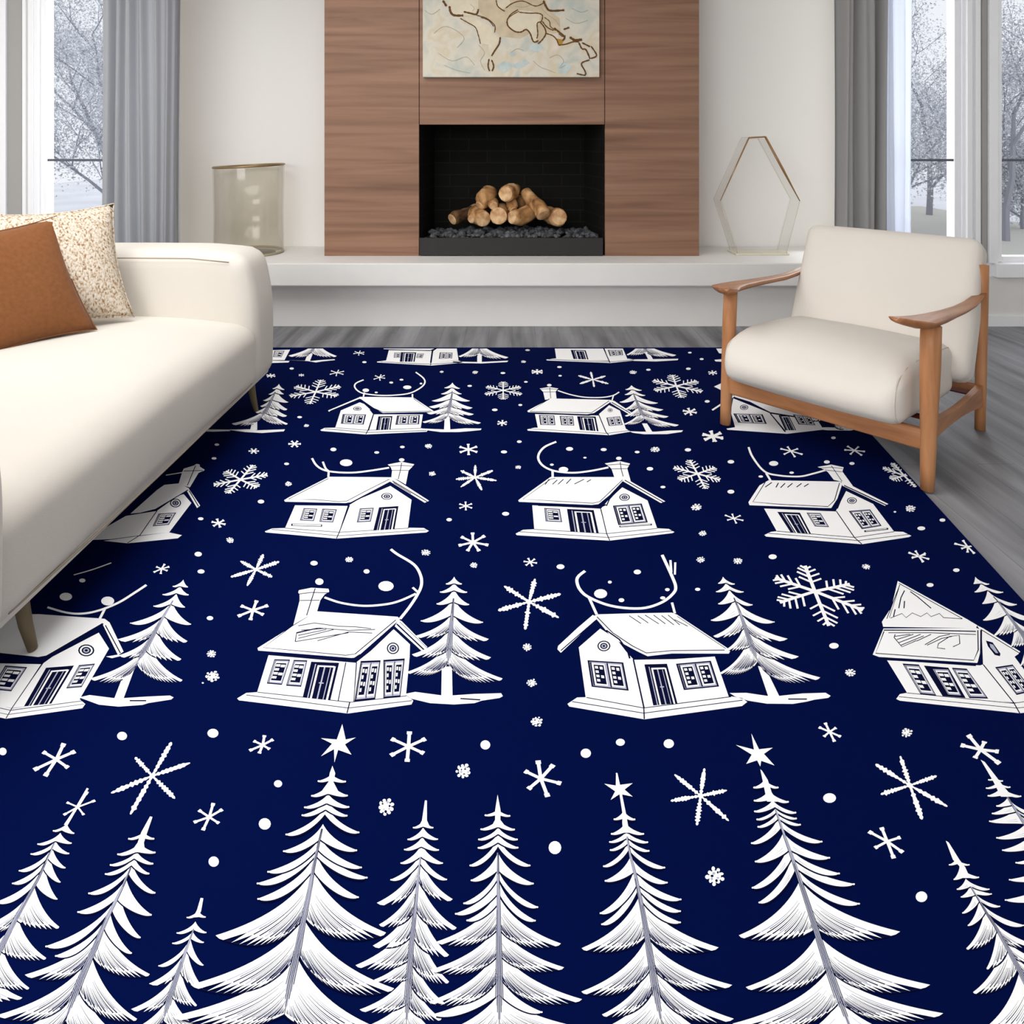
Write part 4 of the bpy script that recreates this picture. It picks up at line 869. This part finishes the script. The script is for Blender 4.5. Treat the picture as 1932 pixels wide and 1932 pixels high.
obj('armrest', arm(3.24, yb2, 0), m_lin, sofa, True)
bm = arm(ya, 1.672, 0); bmesh.ops.translate(bm, verts=bm.verts, vec=(.010, 0, 0)); obj('armrest', bm, m_lin, sofa, True)
def seatfn(p):
    q = Vector(p); u = (q.x+.62)/1.24
    q.z += .03*(1-abs(q.y)/.9)
    if q.x > .0: q.z -= .05*(q.x/.62)**2.5*max(0, min(1, (q.z+.178)/.356))
    return q
bm = soft(.62, .87, .178, .085, (.012, 0, .02), 26, seatfn); bmesh.ops.translate(bm, verts=bm.verts, vec=(SF-.622, 2.447, .152+.178)); obj('seat_cushion', S(bm), m_lin, sofa, True)
bm = bmesh.new(); box(bm, -2.5, SF-.03, ya+.02, yb2-.02, .148, .24, .02); obj('base', S(bm), m_lin, sofa, True)
bm = soft(.14, (yb2-ya)/2-.02, .31, .09, (.01, 0, .01), 14); bmesh.ops.translate(bm, verts=bm.verts, vec=(-2.40, (ya+yb2)/2, .47)); obj('backrest', S(bm), m_lin, sofa, True)
m_pipe = mat('linen_seam', srgb(158, 147, 132), .9, spec=.05)
def pipe(pts, r=.004):
    bm = bmesh.new(); tube(bm, pts, r, 8); return obj('piping', S(bm), m_pipe, sofa, True)
pipe([(SF-.010+.016*math.sin(math.pi*t), 1.67+t*1.56, .198) for t in [i/20 for i in range(21)]], .0035)
pipe([(SF-1.0, 3.222, .785), (SF-.6, 3.222, .788), (SF-.3, 3.224, .785), (SF-.12, 3.235, .765)], .003)
for (x, y) in ((-1.259, 1.81), (-1.259, 3.39), (-2.38, 1.81), (-2.38, 3.39)):
    bm = bmesh.new(); zt = RUG_TOP+.0025 if x > -1.5 else .0
    s = 1 if y > 2.5 else 1
    tube(bm, [(x, y, zt), (x-.012, y-.01, .08), (x-.02, y-.02, .165)], [.012, .016, .019], 14)
    obj('leg', S(bm), m_leg, sofa, True)

# ------------------------------------------------------------ pillows
def pillow(nm, label, br_, d, up, size, th, m, seam=None, sx=1.0):
    """br_: bottom near/far corner, d: unit vector along the bottom edge, up: vector of the side edge"""
    d = Vector(d).normalized(); w = d*size; h = Vector(up); nrm = w.cross(h).normalized()
    if nrm.x < 0: nrm = -nrm
    n = 22; c0 = Vector(br_); bm = bmesh.new(); G = []
    for s in (1, -1):
        g = []
        for i in range(n+1):
            r = []
            for j in range(n+1):
                u, v_ = i/n, j/n; a, b_ = 2*u-1, 2*v_-1
                e = ((1-a*a)*(1-b_*b_))
                pin = .11
                uu = .5+.5*a*(1-pin*(1-b_*b_)); vv = .5+.5*b_*(1-pin*(1-a*a))
                p = c0+w*uu+h*vv+nrm*s*th*(max(e, 0)**.55)*(1 if e > 0 else 0)
                p += nrm*.006*math.sin(7*u+3*v_)*e
                r.append(bm.verts.new(p))
            g.append(r)
        G.append(g)
    for g in G:
        for i in range(n):
            for j in range(n): bm.faces.new((g[i][j], g[i+1][j], g[i+1][j+1], g[i][j+1]))
    bmesh.ops.remove_doubles(bm, verts=bm.verts, dist=1e-5)
    c = thing(nm, label, 'pillow', c0+w*.5)
    obj('cover', sub(bm, c), m, c, True)
    e = [c0+w*(.5+.5*a*(1-.11*(1-b_*b_)))+h*(.5+.5*b_*(1-.11*(1-a*a))) for a, b_ in
         [(-1+2*k/12, -1) for k in range(12)]+[(1, -1+2*k/12) for k in range(12)]+[(1-2*k/12, 1) for k in range(12)]+[(-1, 1-2*k/12) for k in range(12)]]
    bm = bmesh.new(); tube(bm, e, .0035, 6, closed=True); obj('seam', sub(bm, c), seam or m, c, True)
m_bouc = ramp_mat('speckled_boucle', (120, 120, 80), [(.34, srgb(136, 102, 70)), (.43, srgb(186, 166, 142)), (.54, srgb(208, 197, 182)), (.7, srgb(220, 212, 200))], .95, 4, .4, .05, .8)
m_rust = mat('rust_wool', srgb(122, 78, 47), .95, spec=.05, noise=((60, 60, 60), .10, 5), bump=(300, .3, .002), sheen=.08)
pillow('throw_pillow', 'speckled cream and brown boucle pillow behind the rust one on the sofa', (-1.700, 3.10, .545), (-.68, -.74, 0), (-.15, .1, .50), .54, .085, m_bouc)
pillow('throw_pillow', 'rust brown pillow leaning in front of the speckled pillow', (-1.745, 2.895, .545), (-.5, -.86, -.06), (-.235, .10, .465), .52, .075, m_rust)

# ------------------------------------------------------------ armchair
m_oak = ramp_mat('honey_wood', (30, 30, 3), [(.3, srgb(160, 106, 66)), (.5, srgb(182, 126, 84)), (.72, srgb(196, 142, 100))], .42, 6, .4, .35)
m_oak2 = ramp_mat('honey_wood_rails', (3, 26, 26), [(.3, srgb(150, 98, 62)), (.5, srgb(176, 120, 80)), (.72, srgb(190, 134, 94))], .42, 6, .4, .35)
m_oak3 = ramp_mat('honey_wood_arms', (26, 3, 26), [(.3, srgb(146, 94, 58)), (.5, srgb(172, 116, 76)), (.72, srgb(188, 130, 90))], .38, 6, .4, .4)
m_chc = mat('ivory_fabric', srgb(228, 221, 212), .95, spec=.08, noise=((2, 2, 2), .02, 3), bump=(320, .2, .0012), sheen=.15)
u_ = Vector((.694, -.719, 0)).normalized(); F0 = Vector((1.292, 2.93, 0))
ch = thing('armchair', 'ivory upholstered lounge armchair with honey coloured wooden frame and arms', 'armchair', F0, math.atan2(u_.y, u_.x))
HWc, DP = .42, .81
def legm(a, b0, z0, b1, z1, r0, r1, nm='leg'):
    bm = bmesh.new(); n = 8
    tube(bm, [(a, b0+(b1-b0)*t, z0+(z1-z0)*t) for t in [i/n for i in range(n+1)]], [r0+(r1-r0)*min(1, (i/n)*1.3) for i in range(n+1)], 16, flat=1.0)
    return obj(nm, bm, m_oak, ch, True)
rt = RUG_TOP+.0025
legm(-HWc, 0, rt, .05, .62, .024, .032); legm(HWc, 0, rt, .05, .625, .024, .037)
legm(HWc, DP, 0, DP+.055, .755, .022, .026); legm(-.378, DP+.01, 0, DP+.06, .70, .022, .024)
bm = bmesh.new(); box(bm, -HWc, HWc, .0, .03, .152, .232, .008); obj('front_rail', bm, m_oak2, ch, True)
bm = bmesh.new(); box(bm, -HWc, HWc, DP, DP+.03, .15, .205, .008); obj('rear_rail', bm, m_oak2, ch, True)
for s in (-1, 1):
    bm = bmesh.new(); n = 10; pr = []
    for i in range(n+1):
        t = i/n; pr.append((.02+t*(DP-.0), .262-.055*t-.02*math.sin(math.pi*t), .190-.085*t+.02*math.sin(math.pi*t)))
    out = [Vector((s*HWc-.013, b_, z)) for b_, z, _ in pr]+[Vector((s*HWc-.013, b_, z)) for b_, _, z in pr[::-1]]
    prism(bm, out, (.026, 0, 0)); obj('side_rail', bm, m_oak3, ch)
# sculpted arms: plan outline lofted with thickness
def armrest(s):
    bm = bmesh.new(); st = [(-.135, .664, .020, -.075, .005), (-.11, .658, .050, -.052, .012), (-.05, .645, .070, -.026, .018), (.02, .640, .058, -.010, .020), (.12, .634, .048, .0, .019), (.28, .624, .038, .006, .016), (.45, .613, .033, .008, .014), (.62, .605, .029, .004, .014), (.76, .608, .024, 0, .014), (.865, .618, .018, 0, .012)]
    rings = []
    for b_, z, hw, off, th in st:
        r = []
        for k in range(16):
            a = k*2*math.pi/16; x = hw*math.copysign(abs(math.cos(a))**.8, math.cos(a)); zz = th*math.sin(a)
            dish = .010*(x/hw)**2 if math.sin(a) > 0 else .014*(x/hw)**2
            r.append(bm.verts.new((s*HWc+s*off+x, b_, z+zz+dish)))
        rings.append(r)
    for A, B in zip(rings, rings[1:]):
        for k in range(16): bm.faces.new((A[k], A[(k+1) % 16], B[(k+1) % 16], B[k]))
    bm.faces.new(rings[0]); bm.faces.new(rings[-1][::-1])
    m_ = bmesh.ops.subdivide_edges
    return obj('armrest', bm, m_oak3, ch, True)
armrest(1); armrest(-1)
m_web = mat('oxblood_webbing', srgb(96, 30, 24), .8)
for k in range(2):
    b_ = .2+.5*k
    bm = bmesh.new(); box(bm, -HWc+.012, HWc-.012, b_, b_+.05, .196-.03*k*.5, .202-.03*k*.5); obj('webbing_strap', bm, m_web, ch)
# seat: big domed cushion
def seat(p):
    q = Vector(p)
    t = (q.y+.36)/.72                       # 0 front .. 1 back
    h = (p.z+.12)/.24                        # 0 underside .. 1 top
    q.z += -.06*t
    hh = max(0, min(1, h)); q.z -= .05*hh*max(0, (.30-t)/.30)**2
    q.y -= .035*math.sin(math.pi*hh)*max(0, (.4-t)/.4)
    return q
bm = soft(.368, .375, .12, .06, (.008, .015, .035), 26, seat)
bmesh.ops.translate(bm, verts=bm.verts, vec=(-.015, .295, .236+.12)); seat_o = obj('seat_cushion', bm, m_chc, ch, True)
m_cpipe = mat('ivory_piping', srgb(206, 196, 184), .9, spec=.05)
for sx_ in (-1, 1):
    ring_ = []
    for k in range(48):
        a = k*2*math.pi/48; c_, s_ = math.cos(a), math.sin(a)
        y_ = math.copysign(min(.315, abs(c_)*.9), c_)+.044*c_; z_ = math.copysign(min(.06, abs(s_)*.14), s_)+.044*s_
        ring_.append(seat(Vector((sx_*.350, y_, z_)))+Vector((-.015, .295, .356)))
    bm = bmesh.new(); tube(bm, ring_, .0035, 6, closed=True, up=Vector((1, 0, 0))); obj('piping', bm, m_cpipe, seat_o, True)
bm = soft(.412, .085, .335, .055, (.004, .022, .004), 24)
bmesh.ops.rotate(bm, verts=bm.verts, cent=(0, 0, 0), matrix=Matrix.Rotation(math.radians(-26), 3, 'X'))
bmesh.ops.translate(bm, verts=bm.verts, vec=(.005, .805, .548)); obj('back_cushion', bm, m_chc, ch, True)

# ------------------------------------------------------------ winter garden outside
m_snow = mat('snow', srgb(238, 240, 246), .9, spec=.1, noise=((.6, .6, 1), .1, 4))
m_path = mat('pale_path', srgb(206, 205, 196), .9)
tag(obj('snowy_ground', bx(-16, 18, YB+.8, 30, -.35, -.25), m_snow), kind='structure')
tag(obj('garden_path', bx(5.2, 9.5, 6.8, 16, -.25, -.235), m_path), 'pale path crossing the snow outside the right window', 'path')
m_twig = mat('frosted_bark', srgb(188, 190, 197), .9); m_frost = mat('hoarfrost', srgb(226, 229, 236), .9, spec=.1)
m_trunk = mat('grey_bark', srgb(150, 152, 162), .9)
def tree(x, y, h, seed, label):
    rc = random.Random(seed); t = thing('frosted_tree', label, 'tree', (x, y, -.26), group='frosted trees outside the windows')
    tb = bmesh.new(); fb = bmesh.new(); tips = []
    def grow(p, d, L, r, lev):
        pts = [p]; q = Vector(p); dd = Vector(d)
        for k in range(4):
            dd = (dd+Vector((rc.uniform(-1, 1), rc.uniform(-1, 1), rc.uniform(-.6, .8)))*.16).normalized(); q = q+dd*L/4; pts.append(q.copy())
        tube(tb, pts, [r*(1-.13*k) for k in range(5)], 5 if lev < 2 else 3, cap=False)
        if lev >= 2: tips.extend(pts[1:])
        if lev < 4:
            for k in range(4 if lev < 3 else 3):
                b = pts[1+k % 4]; a = rc.uniform(0, 6.28); e = (dd+Vector((math.cos(a), math.sin(a), rc.uniform(-.1, .6)))*rc.uniform(.7, 1.1)).normalized()
                grow(b, e, L*rc.uniform(.55, .72), r*.5, lev+1)
    grow(Vector((0, 0, 0)), Vector((0, 0, 1)), h*(.42 if h > 3.7 else .24), h*.012, 0)
    for p in tips:
        for k in range(20):
            c = p+Vector((rc.gauss(0, .16), rc.gauss(0, .16), rc.gauss(0, .16))); s = rc.uniform(.010, .026)
            v = [fb.verts.new(c+Vector((rc.uniform(-1, 1), rc.uniform(-1, 1), rc.uniform(-1, 1)))*s) for _ in range(4)]
            mi = 0 if rc.random() < .55 else 1
            for q in ((0, 1, 2), (0, 3, 1), (1, 3, 2), (0, 2, 3)): fb.faces.new([v[z] for z in q]).material_index = mi
    obj('branches', tb, m_trunk, t); obj('frosted_twigs', fb, [m_frost, m_twig], t, fix=False)
for i, (x, y, h, lb) in enumerate((
        (-5.0, 9.6, 4.4, 'frosted bare tree left of centre in the left window'), (-6.3, 11.2, 5.0, 'taller frosted tree at the left edge of the left window'), (-4.2, 12.5, 4.6, 'frosted tree far back behind the pale grey curtain side'),
        (5.3, 9.8, 4.4, 'frosted bare tree nearest to the middle right pane'), (7.6, 10.6, 4.8, 'frosted tree standing in the rightmost pane'), (6.3, 12.6, 4.6, 'frosted tree farther back between the two right panes'), (-7.6, 9.0, 4.2, 'frosted tree half hidden at the left wall outside'), (4.4, 12.0, 4.4, 'frosted tree behind the voile curtain side'), (-8.2, 14.5, 5.6, 'tallest frosted tree, far back in the left window'), (8.6, 14.2, 5.4, 'far frosted tree at the right edge of the picture'), (6.9, 16.0, 5.6, 'farthest frosted tree seen through the middle right pane'), (6.0, 11.4, 3.5, 'low spreading frosted tree behind the middle right pane'), (8.9, 12.0, 3.6, 'low spreading frosted tree behind the rightmost pane'), (-5.6, 13.6, 3.6, 'low spreading frosted tree at the bottom of the left window'))):
    tree(x, y, h, 20+i, lb)

# ------------------------------------------------------------ light, sky and camera
w = bpy.data.worlds.new('sky'); bpy.context.scene.world = w; w.use_nodes = True
bg = w.node_tree.nodes['Background']; bg.inputs[0].default_value = (.965, .98, 1, 1); bg.inputs[1].default_value = WORLD
def area(nm, loc, rot, sx, sy, e, col=(1, 1, 1)):
    l = bpy.data.lights.new(nm, 'AREA'); l.shape = 'RECTANGLE'; l.size = sx; l.size_y = sy; l.energy = e; l.color = col
    o = bpy.data.objects.new(nm, l); C.objects.link(o); o.location = loc; o.rotation_euler = rot; return o
area('overhead_fill', (-1.5, 2.2, CEIL-.03), (0, 0, 0), 2.4, 2.6, E_CEIL, (1, .995, .99))  # added soft fill from above for rug and sofa, not a lamp of the room
area('fill_behind_camera', (-2.6, -2.4, 2.25), (math.radians(80), 0, math.radians(2)), 3.6, 1.3, E_BACK, (1, .995, .985))  # added fill panel, unseen, brightens the back wall; no window stands there
area('left_window_daylight', (-2.95, YW+.35, 1.7), (math.radians(-90), 0, 0), 1.0, 2.2, E_WIN, (.97, .985, 1))
area('right_window_daylight', (3.0, YW+.35, 1.7), (math.radians(-90), 0, 0), 1.6, 2.2, E_WIN, (.97, .985, 1))
cam = bpy.data.cameras.new('camera'); co = bpy.data.objects.new('camera', cam); C.objects.link(co)
co.location = (0, 0, CAMH); co.rotation_euler = (math.radians(90), 0, 0)
cam.sensor_width = 36; cam.lens = FPX/1932*36; cam.shift_y = (HOR-966)/1932; cam.clip_start = .02
sc = bpy.context.scene; sc.camera = co
sc.view_settings.view_transform = 'Standard'; sc.view_settings.look = 'None'; sc.view_settings.gamma = 1; sc.view_settings.exposure = EXPO; sc.view_settings.use_curve_mapping = False
